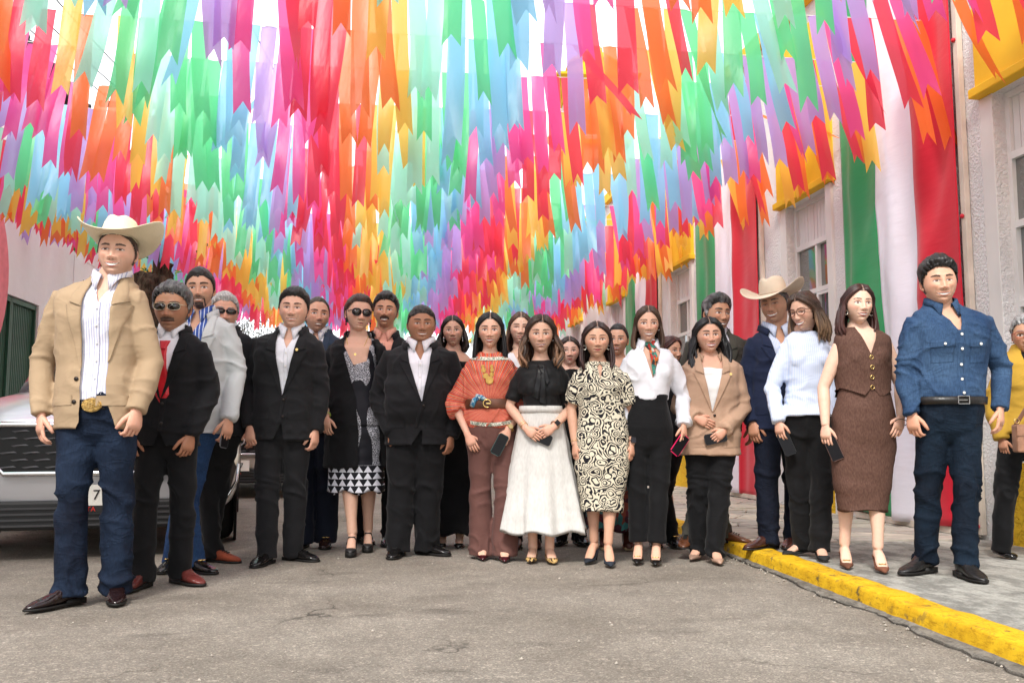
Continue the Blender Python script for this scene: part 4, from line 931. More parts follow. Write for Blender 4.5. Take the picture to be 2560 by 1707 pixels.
def trousers(p, name, mat, r=(.098, .070, .062), vox=.010, amp=.009, waist=.60, hemz=.03, drape=0):
    H, S = p['H'], p['S']; g = G(); secs = torso_secs(p, .012); secs = [q for q in secs if q[0] < waist*H-.01]; secs.append(at2(None, p, torso_secs(p, .012), waist*H)); q0_ = secs[0]; secs = [(q0_[0]-.045*H, q0_[1], 0, q0_[3]*.80, q0_[4]*.50), (q0_[0]-.01*H, q0_[1], 0, q0_[3]*.97, q0_[4]*.84)]+secs[1:]; g.torso(secs)
    for i, fo in enumerate(p['ft']):
        s = -1 if i == 0 else 1; hx_ = p['px']+s*.082*S; a = V(hx_, 0, .50*H); kn = V((hx_+fo[0])/2+s*.006, fo[1]*.5-.01, .285*H); an = V(fo[0], fo[1]-.005, hemz)
        g.tube([a, seg(a, kn, .25), seg(a, kn, .6), kn, seg(kn, an, .5), seg(kn, an, .85), an], [q*S*p.get('legk', .93) for q in (max(r[0]*.95, (secs[2][3]-.004-.082*S)/S/p.get('legk', .93)), max(r[0], (secs[2][3]-.012-.082*S)/S/p.get('legk', .93)), (r[0]+r[1])/2, r[1], (r[1]+r[2])/2, r[2], r[2]*1.04)], 18)
    me = remesh(g, vox, 2); fold(me, p, amp, 'trousers'); t = bvh(me); return mkobj(name, me, p['root'], mat, True), t
def skirt(p, name, mat, zw, zh, w0, w1, d0, d1, pleat=0, npl=9, cx=0, wob=.01, cxw=None, mid=None, back=0):
    n, m = 96, 40; rows = []; cxw = p['px'] if cxw is None else cxw; ph = p['seed']
    for j in range(m+1):
        t = j/m; z = zw+(zh-zw)*t; w_ = w0+(w1-w0)*t; d_ = d0+(d1-d0)*t
        if mid: w_ = float(np.interp(t, [0, .28, .6, 1], [w0, mid, mid*.98, w1])); d_ = float(np.interp(t, [0, .28, .6, 1], [d0, mid*.68, mid*.64, d1]))
        r = []
        for i in range(n):
            a = 2*math.pi*i/n; c, s = math.cos(a), math.sin(a); k = 1+pleat*t**1.1*(math.sin(npl*a+ph+.8*math.sin(2*a))+.4*math.sin(2*npl*a+1.7*ph))
            zz = z+(.014*math.sin(npl*a+ph+1) if pleat else .004*math.sin(3*a))*t**3
            r.append((cxw+(cx-cxw)*t+w_*k*math.copysign(abs(c)**.9, c), back*t+d_*k*math.copysign(abs(s)**.9, s), zz))
        rows.append(r)
    # close inside at the hem so it has a thickness
    rows = rows+[[(q[0]*.97, q[1]*.97, q[2]+.012) for q in rows[-1]]]
    g = G(); g.rings(rows, caps=True); me = g.mesh(name, [mat]); q = arr(me); nn = normals(me); q += nn*((vnoise(q*np.array([9, 9, 9])+p['seed'])*wob*.7+(1-2*np.abs(vnoise(q*np.array([6,6,13])+9+p['seed'])))*wob*.5))[:, None]; setarr(me, q); t = bvh(me)
    return mkobj(name, me, p['root'], None, True), t
def belt(p, mat, z, h, grow=.024, mat_b=None, buckle=None, cx=None):
    s = torso_secs(p, grow); a, b = at2(None, p, s, z-h/2), at2(None, p, s, z+h/2); g = G(); 
    o_ = G(); o_.torso([a[:4]+(a[4],), b]); q = [(a[0], a[1], a[2], a[3]-.012, a[4]-.012)]
    o = o_.build('belt', mat, p['root'], True)
    return -max(a[4], b[4])+a[2]
def collar(p, mat, spread=.055, drop=.055, open_=.6, nm='shirt_collar', k=1.0, zup=.0):
    """shirt collar: stand plus folded leaf with points, open at the front"""
    S = p['S']; R = (.050 if p['fem'] else .060)*S*p.get('neckk', 1)*1.12*k; c = V(p['nx'], .018, p['sz']+.075+zup); n = 26; rows = [[], [], [], []]
    for i in range(n+1):
        u = -1+2*i/n; a = u*(math.pi-.30*open_); ca, sa_ = math.cos(a), math.sin(a)   # u=0 back
        f = abs(u)**3; ft_ = max(0, abs(u)-.78)/.22
        up_ = .044*S-.034*f*S
        rx, ry = R, R*1.05
        rows[0].append((c.x+rx*sa_*1.0, c.y+ry*ca, c.z+up_*.2-.028*f)); rows[1].append((c.x+rx*1.04*sa_, c.y+ry*1.04*ca, c.z+up_-.018*f))
        rows[2].append((c.x+rx*1.12*sa_, c.y+ry*1.12*ca-.004, c.z+up_-.003-.018*f))
        out = 1.24+.10*ft_; rows[3].append((c.x+rx*out*sa_+math.copysign(spread*.28*ft_, sa_), c.y+ry*(1.22)*ca-.014*f-.004, c.z+up_-.042*S-(.018+drop*ft_*.75)*f))
    g = G(); g.rings(rows, closed=False, caps=False); me = g.mesh(nm, [mat]); o = mkobj(nm, me, p['root'], None, True); so = o.modifiers.new('s', 'SOLIDIFY'); so.thickness = .003; so.offset = 0; return o
def jacket(p, mat, vb, zhem, vw=.075, grow=.024, open_below=True, vx=None, shirt=None, lapw=.075, name='jacket', amp=.008, buttons=2, bmat=None, opening=None, cuff=None, vtop=None, lap=True, pocket=None, sleeves=1.0, pin=False):
    """suit jacket: vb = z where the V closes"""
    sz = p['sz']; cx = p['sx']+.3*(p['hx']-p['sx']) if vx is None else vx; zt = sz+.075; cxt = p['nx']
    hem = p['px']+.0
    if opening is None:
        V_ = [(cx, vb), (cxt-vw, sz+.025), (cxt-vw*.82, zt+.05), (cxt+vw*.82, zt+.05), (cxt+vw, sz+.025)]; polys = [V_]
        if open_below: polys.append([(cx, vb-.17), (hem-.045, zhem-.03), (hem-.02, zhem-.2), (hem+.02, zhem-.2), (hem+.05, zhem-.03)])
        L = [(cx, vb), (cxt-vw, sz+.02)]; R = [(cx, vb), (cxt+vw, sz+.02)]; collar(p, mat, 0, 0, 2.2, 'jacket_collar', 1.28, -.022)
    else: polys = [opening['poly']]; L, R = opening['L'], opening['R']
    o, t = garment(p, name, mat, zhem, None, grow, sleeves, cuff, .008, amp, .0095, 'jacket', polys)
    if lap:
        for (q0, q1), s in ((L, -1), (R, 1)):
            a, b = Vector(q0), Vector(q1); m1 = a.lerp(b, .70)
            # lower lapel with a peak, then collar piece up to the neck
            g = patch(t, [a, a+Vector((s*.010, .015)), m1+Vector((s*lapw, .012)), m1+Vector((0, 0))], .006, 6, 14, .004); g2 = patch(t, [m1+Vector((0, .004)), m1+Vector((s*lapw*.82, .030)), b+Vector((s*.030, .030)), b+Vector((-s*.006, .045))], .007, 5, 8, .004)
            g.raw(g2.v, g2.f); g.build('lapel', mat, p['root'], True)
    bm_ = bmat or plain('dark_button', (.02,.015,.012), .35)
    if opening is None:
        for i in range(buttons):
            g = G(); c = onsurf(t, cx+.012, vb-.02-.11*i, .003); g.tube([c, (c[0], c[1]-.004, c[2])], .009, 12, up=(0,0,1)); g.build('button', bm_, p['root'], True)
    else:
        for bx_, bz in opening.get('buttons', []):
            c = onsurf(t, bx_, bz, .002); G().tube([c, (c[0], c[1]-.004, c[2])], .011, 12, up=(0,0,1)).build('button', bm_, p['root'], True)
    if opening is None and open_below: patch(t, [(cx-.002, vb+.01), (cx+.032, vb+.01), (hem+.018, vb-.17), (hem-.006, vb-.17)], .004, 3, 8, 0).build('front_edge', mat, p['root'], True)
    for s in (-1, 1):
        px_ = p['px']+s*(p.get('hw', .16*p['bulk'])*.68); pz = (vb-.11) if pocket is None else pocket
        if pz: patch(t, [(px_-.065, pz), (px_+.065, pz+.004), (px_+.065, pz-.045), (px_-.065, pz-.05)], .003, 6, 4, .001).build('pocket_flap', mat, p['root'], True)
    if pin: 
        c = onsurf(t, p['sx']+.105*p['S'], sz-.085, .014); G().tube([c, (c[0], c[1]-.003, c[2])], .0095, 12, up=(0,0,1)).build('lapel_pin', plain('gold_metal', (.75,.52,.2), .25, .5, 1), p['root'])
    return o, t
def shirt(p, mat, z0=None, grow=.010, name='shirt', buttons=True, bx=None, coll=True, placket=True, ztop=None, vneck=None, amp=.004, sleeves=0, **kw):
    polys = []; sz = p['sz']; cx = p['nx'] if bx is None else bx
    if vneck: polys = [[(cx, sz-vneck), (p['nx']-.048, sz+.035), (p['nx']-.05, sz+.12), (p['nx']+.05, sz+.12), (p['nx']+.048, sz+.035)]]
    o, t = garment(p, name, mat, z0 or .56*p['H'], ztop, grow, sleeves, None, 0, amp, .0095, 'shirt', polys, **kw)
    if coll: collar(p, mat, nm='shirt_collar')
    zt = sz-(vneck or .02)
    if placket: patch(t, [(cx-.014, zt), (cx+.014, zt), (cx+.014, (z0 or .56*p['H'])+.02), (cx-.014, (z0 or .56*p['H'])+.02)], .0035, 3, 22, 0).build('placket', mat, p['root'], True)
    if buttons:
        z = zt-.03; i = 0
        while z > (z0 or .56*p['H'])+.05:
            c = onsurf(t, cx, z, .006); G().tube([c, (c[0], c[1]-.003, c[2])], .0058, 10, up=(0,0,1)).build('button', plain('pearl_button', (.75,.74,.70), .3), p['root']); z -= .088; i += 1
    return o, t
# ---------------- hair
def hair_short(p, c, top=.020, side=.007, hl=.066, quiff=0, rec=.0, burn=-.012, c2=None, part=0, jag=.004):
    az = np.linspace(-math.pi, math.pi, 120); el = np.radians(np.linspace(-40, 89.5, 74)); A, E = np.meshgrid(az, el); sh = A.shape; A, E = A.ravel(), E.ravel()
    x, y, z = head_shape(A, E, p['fem'], dict(p['face'], smile=0)); v = np.stack([x, y, z], -1); d = v/np.linalg.norm(v, axis=1)[:, None]; aa = np.abs(A)
    line = np.interp(aa, np.radians([0, 22, 42, 55, 68, 80, 88, 100, 118, 140, 180]), [hl, hl+.001+rec, hl-.002+rec, hl-.022+rec*.6, .022, burn, burn+.004, .026, -.018, -.060, -.066])
    nz_ = vnoise(np.stack([A*14, z*160, A*0+p['seed']], -1))*jag; m = z-line+nz_
    tw = sstep(.015, .075, z); th = (side+(top-side)*tw)*sstep(-.001, .020, m)
    th += quiff*gsn(z, .088, .03)*sstep(.3, .9, np.cos(A)); 
    strand = vnoise(np.stack([x*170, z*12+p['seed'], y*24], -1)); th *= (1+.11*strand*sstep(0, .03, th*3)+.16*vnoise(np.stack([x*30+p['seed'], z*30, y*12], -1))); th += .0012*vnoise(v*110)*(th > .003)
    v = v+d*(th+.0012)[:, None]; keep = m > -.0005
    n = sh[1]; F = []
    kk = keep.reshape(sh)
    for j in range(sh[0]-1):
        for i in range(n-1):
            if kk[j, i] and kk[j, i+1] and kk[j+1, i] and kk[j+1, i+1]: F.append((j*n+i, j*n+i+1, (j+1)*n+i+1, (j+1)*n+i))
    MHn = np.array(p['MH']); v = v @ MHn[:3, :3].T+MHn[:3, 3]
    me = bpy.data.meshes.new('hair'); me.from_pydata(v.tolist(), [], F); me.materials.append(M_hair); c = np.array(c); cc = np.tile(c, (len(v), 1))
    if c2 is not None: w_ = sstep(-.25, .45, vnoise(np.stack([x*130, y*30, z*30+p['seed']], -1)))*(sstep(.09, .0, z)*.8+.2); cc = cc*(1-w_[:, None])+np.array(c2)*w_[:, None]
    add_attr(me, cc); me.update(); return mkobj('hair', me, p['root'], None, True)
def hair_long(p, c, c2=None, length=.30, part=0.0, n=46, LK=1.9, frontside=.5, wave=.006, vol=.010, spread=.02, back=True, sides=(1, 1), tipmix=.6, hl=.070, tuck=False, wid=.0125, bang=0):
    """centre or side parted hair: locks that run over the skull and fall past the shoulders"""
    rr = random.Random(p['seed']*7+1); n = int(n*LK); wid = wid*.66; g = G(); cols = []; c = np.array(c); c2 = c if c2 is None else np.array(c2)
    def scalp(a, e, t):
        x, y, z = head_shape(np.array([a]), np.array([e]), True, dict(p['face'], smile=0)); v = np.array([x[0], y[0], z[0]]); return Vector(v+v/np.linalg.norm(v)*t)
    # skull cap
    hair_cap = None
    az = np.linspace(-math.pi, math.pi, 90); el = np.radians(np.linspace(-35, 89.5, 54)); A, E = np.meshgrid(az, el); sh = A.shape; A, E = A.ravel(), E.ravel()
    x, y, z = head_shape(A, E, True, dict(p['face'], smile=0)); v = np.stack([x, y, z], -1); dd = v/np.linalg.norm(v, axis=1)[:, None]
    line = np.interp(np.abs(A), np.radians([0, 25, 45, 60, 75, 180]), [hl, hl-.003, hl-.018, .028, -.03, -.09]); keep = (z-line > 0).reshape(sh)
    th = vol*.75*sstep(0, .03, z-line)+.003*vnoise(np.stack([A*22, z*10, A*0], -1)); groove = gsn(x-part, 0, .0035)*(z > .05)*(y < .03); th = th*(1-.75*groove)+.002
    v = v+dd*th[:, None]; N_ = sh[1]; F = [(j*N_+i, j*N_+i+1, (j+1)*N_+i+1, (j+1)*N_+i) for j in range(sh[0]-1) for i in range(N_-1) if keep[j, i] and keep[j, i+1] and keep[j+1, i] and keep[j+1, i+1]]
    capv, capf = v, F; capc = np.tile(c, (len(v), 1))*(1-.45*groove[:, None]) + (np.array(p['skin'])*.45)*groove[:, None]
    MH = p['MH']; rot = MH.to_3x3().normalized(); end_z = -length
    for i in range(n):
        s = 1 if i % 2 else -1; u = (i//2+rr.random()*.8)/(n/2)      # 0 front .. 1 back
        if not sides[0 if s < 0 else 1] and u < .35: continue
        a0 = s*.15; tgt = math.radians(78+u*98)*s
        e0 = math.radians(46+35*min(1, u*1.3)); st = scalp(a0 if u < .6 else s*2.6, e0, vol*.8); st.x = part+s*.004+ (st.x-0)*.2
        P = [st]; m = 4; tk = vol+rr.uniform(-.006, .004)
        for j in range(1, m+1):
            t = j/m; aa = tgt*(t**.8) if u < .6 else s*2.6+(tgt-s*2.6)*t; ee = e0+(math.radians(2-8*u)-e0)*t**1.1; q = scalp(aa, ee, tk); P.append(q)
        last = P[-1]; L = length*rr.uniform(.86, 1.04); out = Vector((s*(.010+spread*rr.random()), (-.012*frontside*2 if u < .45 else .01), 0)); steps = 7; ph = rr.uniform(0, 6)
        for j in range(1, steps+1):
            t = j/steps; z = last.z-L*t; w_ = wave*math.sin(t*6.5+ph)
            P.append(Vector((last.x*(1-.06*t*(u > .4))+out.x*math.sin(t*math.pi*.75)+w_*s-s*.012*(t > .8), last.y+out.y*t*2.0+w_*.7+(.018*t if u > .4 else 0), z)))
        W = [wid*.5]+[wid*rr.uniform(.8,1.1)]*(len(P)-3)+[wid*.75, wid*.18]
        q = G(); q.tube([MH @ a for a in P], [(a*1.15, a*.62) for a in W], 8, up=tuple(rot @ Vector((0, 1, 0)) if u < .4 else Vector((0.2, 1, 0)))); g.raw(q.v, q.f)
        tone = rr.uniform(.65, 1.35); mixv = rr.random()
        for j in range(len(P)):
            t = j/(len(P)-1); k = min(1, max(0, (t-.35)*1.8))*tipmix*mixv*1.4; k = min(1, k); cols += [list((c*(1-k)+c2*k)*tone)]*8
    base = len(g.v); MHn = np.array(MH); cv = capv @ MHn[:3, :3].T+MHn[:3, 3]; g.raw(cv, capf); allc = np.concatenate([np.array(cols), capc]) if cols else capc
    me = g.mesh('hair', [M_hair]); add_attr(me, np.clip(allc, 0, 1)); return mkobj('hair', me, p['root'], None, True)
def bun_back(p, c): 
    g = G(); q = p['MH'] @ V(0, .10, -.0); g.ball(q, (.04, .035, .04), 14, 10); me = g.mesh('hair_bun', [M_hair]); add_attr(me, np.tile(np.array(c), (len(g.v), 1))); mkobj('hair_bun', me, p['root'], None, True)
def glasses(p, frame=(.02,.015,.012), lens=(.01,.01,.012), w_=.026, h=.017, dark=True, r=.0016, z=.003, squ=2.6, metal=0):
    g = G(); y = -.098; MH = p['MH']
    fm = plain('spectacle_frame_%d' % int(frame[0]*999+metal*7), frame, .3, .5, metal); lm = plain('dark_lens', lens, .06, .8) if dark else None
    parts = []
    root = None
    for s in (-1, 1):
        n = 22; ring = []
        for i in range(n):
            a = 2*math.pi*i/n; c, d = math.cos(a), math.sin(a); ring.append(V(s*.033+w_*math.copysign(abs(c)**(2/squ), c), y+.35*abs(w_*c+.0)*.25+.010*abs(s*.033+w_*c)/.06, z+h*math.copysign(abs(d)**(2/squ), d)))
        g.tube(ring+[ring[0], ring[1]], r, 6, up=(0,1,0), caps=False)
        e = ring[0] if s > 0 else ring[n//2]; g.tube([e+V(0,0,h*.5), V(s*.078, -.055, z+h*.4), V(s*.081, .02, z+h*.2)], r*1.1, 6, up=(1,0,0))
        if lm or True: parts.append(ring)
    g.tube([V(-.033+w_, y, z+.004), V(0, y-.003, z+.006), V(.033-w_, y, z+.004)], r, 6)
    g.xf(MH); fo = g.build('sunglasses' if dark else 'eyeglasses', fm, p['root'], True)
    for ring in parts:
        if not dark: continue
        q = G(); c = sum(ring, V(0,0,0))/len(ring)+V(0, -.003, 0); q.raw([c]+[a for a in ring]+[a+V(0,.0015,0) for a in ring], [(0, 1+(i+1) % 22, 1+i) for i in range(22)]+[(1+i, 1+(i+1) % 22, 23+(i+1) % 22, 23+i) for i in range(22)]); q.xf(MH); q.build('lens', lm, fo, True)
def cowboy_hat(p, mat, band, tilt=0, k=1.0, felt=False, brimk=1.0, curl=.075, brimy=1.2):
    MH = p['MH']; M = MH @ Matrix.Translation((0, .008, .058)) @ Matrix.Rotation(math.radians(tilt), 4, 'X') @ Matrix.Scale(k, 4)
    g = G(); n = 64; prof = [(.078, .098, 0, -.012), (.079, .099, .02, .0), (.078, .096, .05, .0), (.074, .090, .078, 0), (.066, .082, .098, 0), (.050, .066, .108, 0), (.028, .045, .104, 0), (.005, .01, .098, 0)]
    rs = []
    for rx, ry, z, _ in prof:
        ring = []
        for i in range(n):
            a = 2*math.pi*i/n; c, s = math.cos(a), math.sin(a); zz = z
            if z > .07: zz = z-.026*gsn(c*rx, 0, .022)*(1-.4*max(0, -s))*(z > .09)+.006*s*(-1); 
            pin = 1-.16*(z > .05)*max(0, -s)**2*abs(c)*1.5
            ring.append((rx*c*pin, ry*s, float(zz)))
        rs.append(ring)
    g.rings(rs, caps=True)
    top, bot = [], []; 
    for j in range(12):
        t = j/11; a_t, a_b = [], []
        for i in range(n):
            a = 2*math.pi*i/n; c, s = math.cos(a), math.sin(a); R = (.080+(.083*brimk)*t, .098+(.072*brimy)*t); up_ = curl*abs(c)**2.2*t**1.9; pull = 1-.10*abs(c)**3*t*t
            z = .004+up_-.022*t*t*abs(s)**2; x_, y_ = R[0]*c*pull, R[1]*s; a_t.append((x_, y_, z+.0018)); a_b.append((x_, y_, z-.0018))
        top.append(a_t); bot.append(a_b)
    g.rings(top+bot[::-1]+[top[0]], caps=False)
    g.xf(M); o = g.build('cowboy_hat', mat, p['root'], True)
    q = G(); q.torso([(.003, 0, 0, .0805, .1005), (.022, 0, 0, .0805, .1005)], n=40, e=2); q.xf(M); q.build('hat_band', band, o, True)
def watch(p, side, face=(.01,.01,.012), strap=(.02,.02,.025), sq=True, metal=0, up=.03):
    _, e, w_ = arm_pts(p, side); d = (w_-e).normalized(); c = w_-d*up; f = (.84 if p['fem'] else 1)*p['S']; r = .030*f+.002
    a = d.orthogonal().normalized(); b = d.cross(a).normalized(); g = G(); ring = [c+a*r*math.cos(t)+b*r*math.sin(t) for t in np.linspace(0, 2*math.pi, 19)]
    g.tube(ring, [(.009, .002)]*len(ring), 6, up=tuple(a.cross(b)), caps=False); o = g.build('wristwatch', plain('strap_%d' % int(strap[0]*1000+metal), strap, .5, .4, metal), p['root'], True)
    s = -1 if side == 'a' else 1; f_ = V(s*.25, -1, .25).normalized(); f_ = (f_-d*f_.dot(d)).normalized(); cc = c+f_*(r+.001); t_ = d.cross(f_).normalized(); q = G()
    if sq: q.raw([cc+t_*i*.017+d*j*.019+f_*kk for kk in (0, .008) for i, j in ((-1,-1),(1,-1),(1,1),(-1,1))], [(0,3,2,1),(4,5,6,7),(0,1,5,4),(1,2,6,5),(2,3,7,6),(3,0,4,7)])
    else: q.tube([cc, cc+f_*.007], .017, 14, up=tuple(t_))
    q.build('watch_face', plain('watch_face_%d' % int(face[0]*1000), face, .12, .6), o)
def bangle(p, side, col, up=.03, r=.002, nm='bracelet', metal=1, k=1.0):
    _, e, w_ = arm_pts(p, side); d = (w_-e).normalized(); c = w_-d*up; f = (.84 if p['fem'] else 1)*p['S']; R = (.031*f+.001)*k; a = d.orthogonal().normalized(); b = d.cross(a)
    G().tube([c+a*R*math.cos(t)+b*R*math.sin(t) for t in np.linspace(0, 2*math.pi, 19)], r, 6, up=tuple(d), caps=False).build(nm, plain('band_%d_%d' % (int(col[0]*1000), int(col[1]*1000)), col, .3, .5, metal), p['root'], True)
def phone(p, side, col, label, off=(0, -.02, -.09), rot=(0, 0, 0), mat=None):
    _, e, w_ = arm_pts(p, side); loc = p['root'].matrix_world @ Vector((0,0,0)); 
    R = Matrix.Rotation(-YAW, 3, 'Z'); q = Vector(p['c'])+R @ (w_+V(*off))
    me = G().box(-.036, .036, -.0045, .0045, -.075, .075).mesh('phone', [mat or plain('phone_%d' % int(col[0]*1000+col[1]*100), col, .3, .5)])
    bm = bmesh.new(); bm.from_mesh(me); es = [e_ for e_ in bm.edges if abs((e_.verts[0].co-e_.verts[1].co).y) > .005]; bmesh.ops.bevel(bm, geom=es, offset=.009, segments=4, affect='EDGES'); bm.to_mesh(me); bm.free()
    o = empty('mobile_phone', q, 0, label, 'phone', 'mobile phones held in the hand'); o.rotation_euler = [math.radians(a) for a in rot]; o.rotation_euler.z -= YAW
    mkobj('case', me, o); G().box(-.033, .033, -.0056, -.0046, -.071, .071).build('screen', plain('black_screen', (.006,.006,.008), .3, .25), o); g = G(); 
    for i, (x, z) in enumerate(((-.02, .058), (-.02, .04), (-.004, .05))): g.tube([(x, .0045, z), (x, .0065, z)], .006, 10, up=(0,0,1))
    g.build('camera_lens', plain('black_screen', (.006,.006,.008), .3, .25), o)
    return o
def earrings(p, kind='stud', c=(.75,.52,.2), r=.012):
    for s in (-1, 1):
        q = V(s*.0745*p['face'].get('w', 1)*.97, -.004, -.034); g = G()
        if kind == 'hoop': g.torus(tuple(q+V(s*.003, -.002, -r)), r, .0028, 'y')
        elif kind == 'drop': g.ball(q, .005, 8, 6); g.ball(q+V(0,0,-.018), (.007,.006,.012), 8, 6); g.ball(q+V(0,0,-.038), (.006,.005,.010), 8, 6)
        else: g.ball(q+V(s*.004, -.003, 0), .0055, 10, 8)
        g.xf(p['MH']); g.build('earring', plain('jewel_%d_%d' % (int(c[0]*99), int(c[2]*99)), c, .2, .6, .9), p['root'], True)
# ================================================================== the group
SK_L, SK_M, SK_T, SK_D = (.58,.345,.25), (.50,.285,.195), (.43,.235,.15), (.32,.16,.095)
BLK = (.008,.0075,.007); BRN = (.028,.014,.008); GRY = (.22,.21,.20)
m_suit = cloth('charcoal_suit_wool', (.0105,.0105,.012)); m_suit2 = cloth('black_suit_wool', (.007,.007,.0085)); m_white = cloth('white_shirt_cotton', (.74,.74,.79), .8, .15)
m_blackt = cloth('black_trouser_cloth', (.006,.006,.007)); m_shoeb = leather('black_shoe_leather', (.008,.007,.007), .18, 60, .1)
AH = lambda t=.5, k=60: dict(handa=(-k, 0, 0, t), handb=(k, 0, 0, t))
# 1 ---- cowboy hat man, tan blazer
p = person(seed=1, sh=0.08, c=(-1.42,5.00,0), H=1.925, hx=.055, sa=(-.245,1.53), sb=(.15,1.525), ea=(-.335,1.215), wa=(-.28,.935), eb=(.235,1.21), wb=(.21,.955), legk=.95, ft=[(-.085,-.08,-28), (.085,.08,22)], wya=-.06, wyb=-.08,
    hh=.248, skin=SK_L, hairc=(.03,.018,.012), bulk=1.08, ww=.175, hw=.185, px=-.02, neckk=1.12, look=(8,-2,2), face=dict(smile=.85, teeth=.0062, w=1.04, stubble=.25, jaw=.08, eye=.003, browt=.0042),
    label='man in cream straw cowboy hat and tan blazer at the left end', handa=(-50,0,0,.55), handb=(62,0,0,1.0))
m_tan = cloth('tan_blazer_cloth', (.39,.28,.175), .8)
trousers(p, 'jeans', denim('dark_blue_jeans', (.002,.0045,.013), (.017,.032,.066)), (.102,.074,.076), hemz=.035, waist=.56, amp=.010)
shirt(p, stripes('white_lilac_striped_shirt', (.76,.75,.82), (.42,.44,.62), .0125, .28), z0=1.005, vneck=.085, bx=.02, grow=.012)
belt(p, leather('black_belt', (.012,.01,.009), .35), .985, .045, .014)
s_ = p['nx']; zt = p['sz']+.08
jacket(p, m_tan, .99, .865, grow=.028, opening=dict(poly=[(-.045,1.10), (s_-.075,p['sz']+.02), (s_-.06,zt+.04), (s_+.06,zt+.04), (s_+.075,p['sz']+.02), (.085,1.34), (.078,1.10), (.088,1.0), (.12,.90), (.15,.80), (.0,.80), (-.075,.84), (-.045,.90), (-.04,.98)],
    L=[(-.045,1.17), (s_-.072,p['sz']+.02)], R=[(.080,1.20), (s_+.072,p['sz']+.02)], buttons=[(-.065,1.115), (-.068,1.0)]), lapw=.08, pocket=1.03, cuff=.052, amp=.0065)
t_ = G(); c = V(.018,-.155,.985)
for rx, rz, d in ((.052,.036,.004), (.047,.031,.007), (.036,.022,.009)):
    t_.tube([c+V(0,.004,0), c-V(0,d,0)], [(rx, rz), (rx*.97, rz*.97)], 28, up=(0,0,1))
bk = t_.build('belt_buckle', plain('engraved_gold', (.42,.27,.09), .28, .5, 1, var=.5, sc=60, bump=.8, bsc=240), p['root'])
t_ = G(); t_.box(c.x-.012,c.x-.007,c.y-.012,c.y-.008,c.z-.015,c.z+.012); t_.box(c.x-.007,c.x+.008,c.y-.012,c.y-.008,c.z+.007,c.z+.012); t_.box(c.x-.007,c.x+.004,c.y-.012,c.y-.008,c.z-.002,c.z+.002); t_.box(c.x+.002,c.x+.016,c.y-.013,c.y-.009,c.z+.002,c.z+.006); t_.box(c.x+.002,c.x+.006,c.y-.013,c.y-.009,c.z-.015,c.z+.002)
t_.build('buckle_monogram', plain('gold_metal', (.75,.52,.2), .25, .5, 1), bk)
hair_short(p, (.03,.018,.012), top=.006, side=.004, hl=.066)
straw = N('cream_straw', .7, .3); straw.col(straw.mix(.6, (.80,.72,.52), straw.ramp(straw.vor(240), [(.0, .72), (.5, 1.1)]), 'MULTIPLY')); straw.bump(straw.vor(260), .5, .002)
cowboy_hat(p, straw.m, plain('straw_band', (.70,.62,.45), .7), tilt=-9, k=1.0, curl=.095, brimk=1.52, brimy=1.25)
m_boot = leather('oxblood_crocodile_leather', (.014,.006,.006), .14, 45, .5)
for f in p['ft']: shoe(p, f, 'boot', m_boot)
# 2 ---- short man, sunglasses, red tie
p = person(seed=2, sh=0.055, c=(-1.20,5.50,0), H=1.71, hx=.01, sa=(-.175,1.345), sb=(.17,1.335), eb=(.225,1.08), wb=(.16,.83), ea=(-.24,1.09), wa=(-.17,.82), ft=[(-.075,-.10,-8), (.085,.06,55)], wya=-.07, wyb=-.09,
    hh=.262, skin=SK_D, hairc=(.05,.048,.05), bulk=1.02, look=(3,2,0), neckk=1.05, face=dict(smile=.1, w=1.02, mustache=.8, stubble=.15, nose=1.25, beardc=(.04,.03,.025), lip=(.25,.09,.07)),
    label='short man with dark sunglasses and moustache, black suit and bright red tie', handa=(-40,0,0,.9), handb=(50,0,0,.9))
trousers(p, 'trousers', m_blackt, (.098,.078,.072), hemz=.03)
_, ts = shirt(p, m_white, z0=.95, buttons=False, grow=.014)
g = patch(ts, [(-.012,1.325), (.022,1.325), (.046,1.06), (-.036,1.06)], .012, 4, 14, 0); g2 = patch(ts, [(-.036,1.062), (.046,1.062), (.006,1.005), (.004,1.005)], .012, 4, 5, 0); g.raw(g2.v, g2.f)
g3 = patch(ts, [(-.022,1.365), (.034,1.365), (.018,1.318), (-.008,1.318)], .020, 4, 5, 0); g.raw(g3.v, g3.f)
g.build('necktie', plain('red_satin', (.55,.010,.022), .35, .5, var=.15, sc=200, bump=.2), p['root'], True)
jacket(p, m_suit2, 1.03, .775, vw=.088, lapw=.07, buttons=2, pocket=.93)
hair_short(p, (.055,.053,.055), top=.026, side=.010, c2=(.26,.25,.25), burn=-.008, jag=.010, hl=.062)
glasses(p, frame=(.55,.48,.36), lens=(.012,.008,.006), w_=.029, h=.017, metal=1)
m_ost = leather('burgundy_ostrich_leather', (.11,.018,.014), .35, 60, .8)
for f in p['ft']: shoe(p, f, 'boot', m_ost)
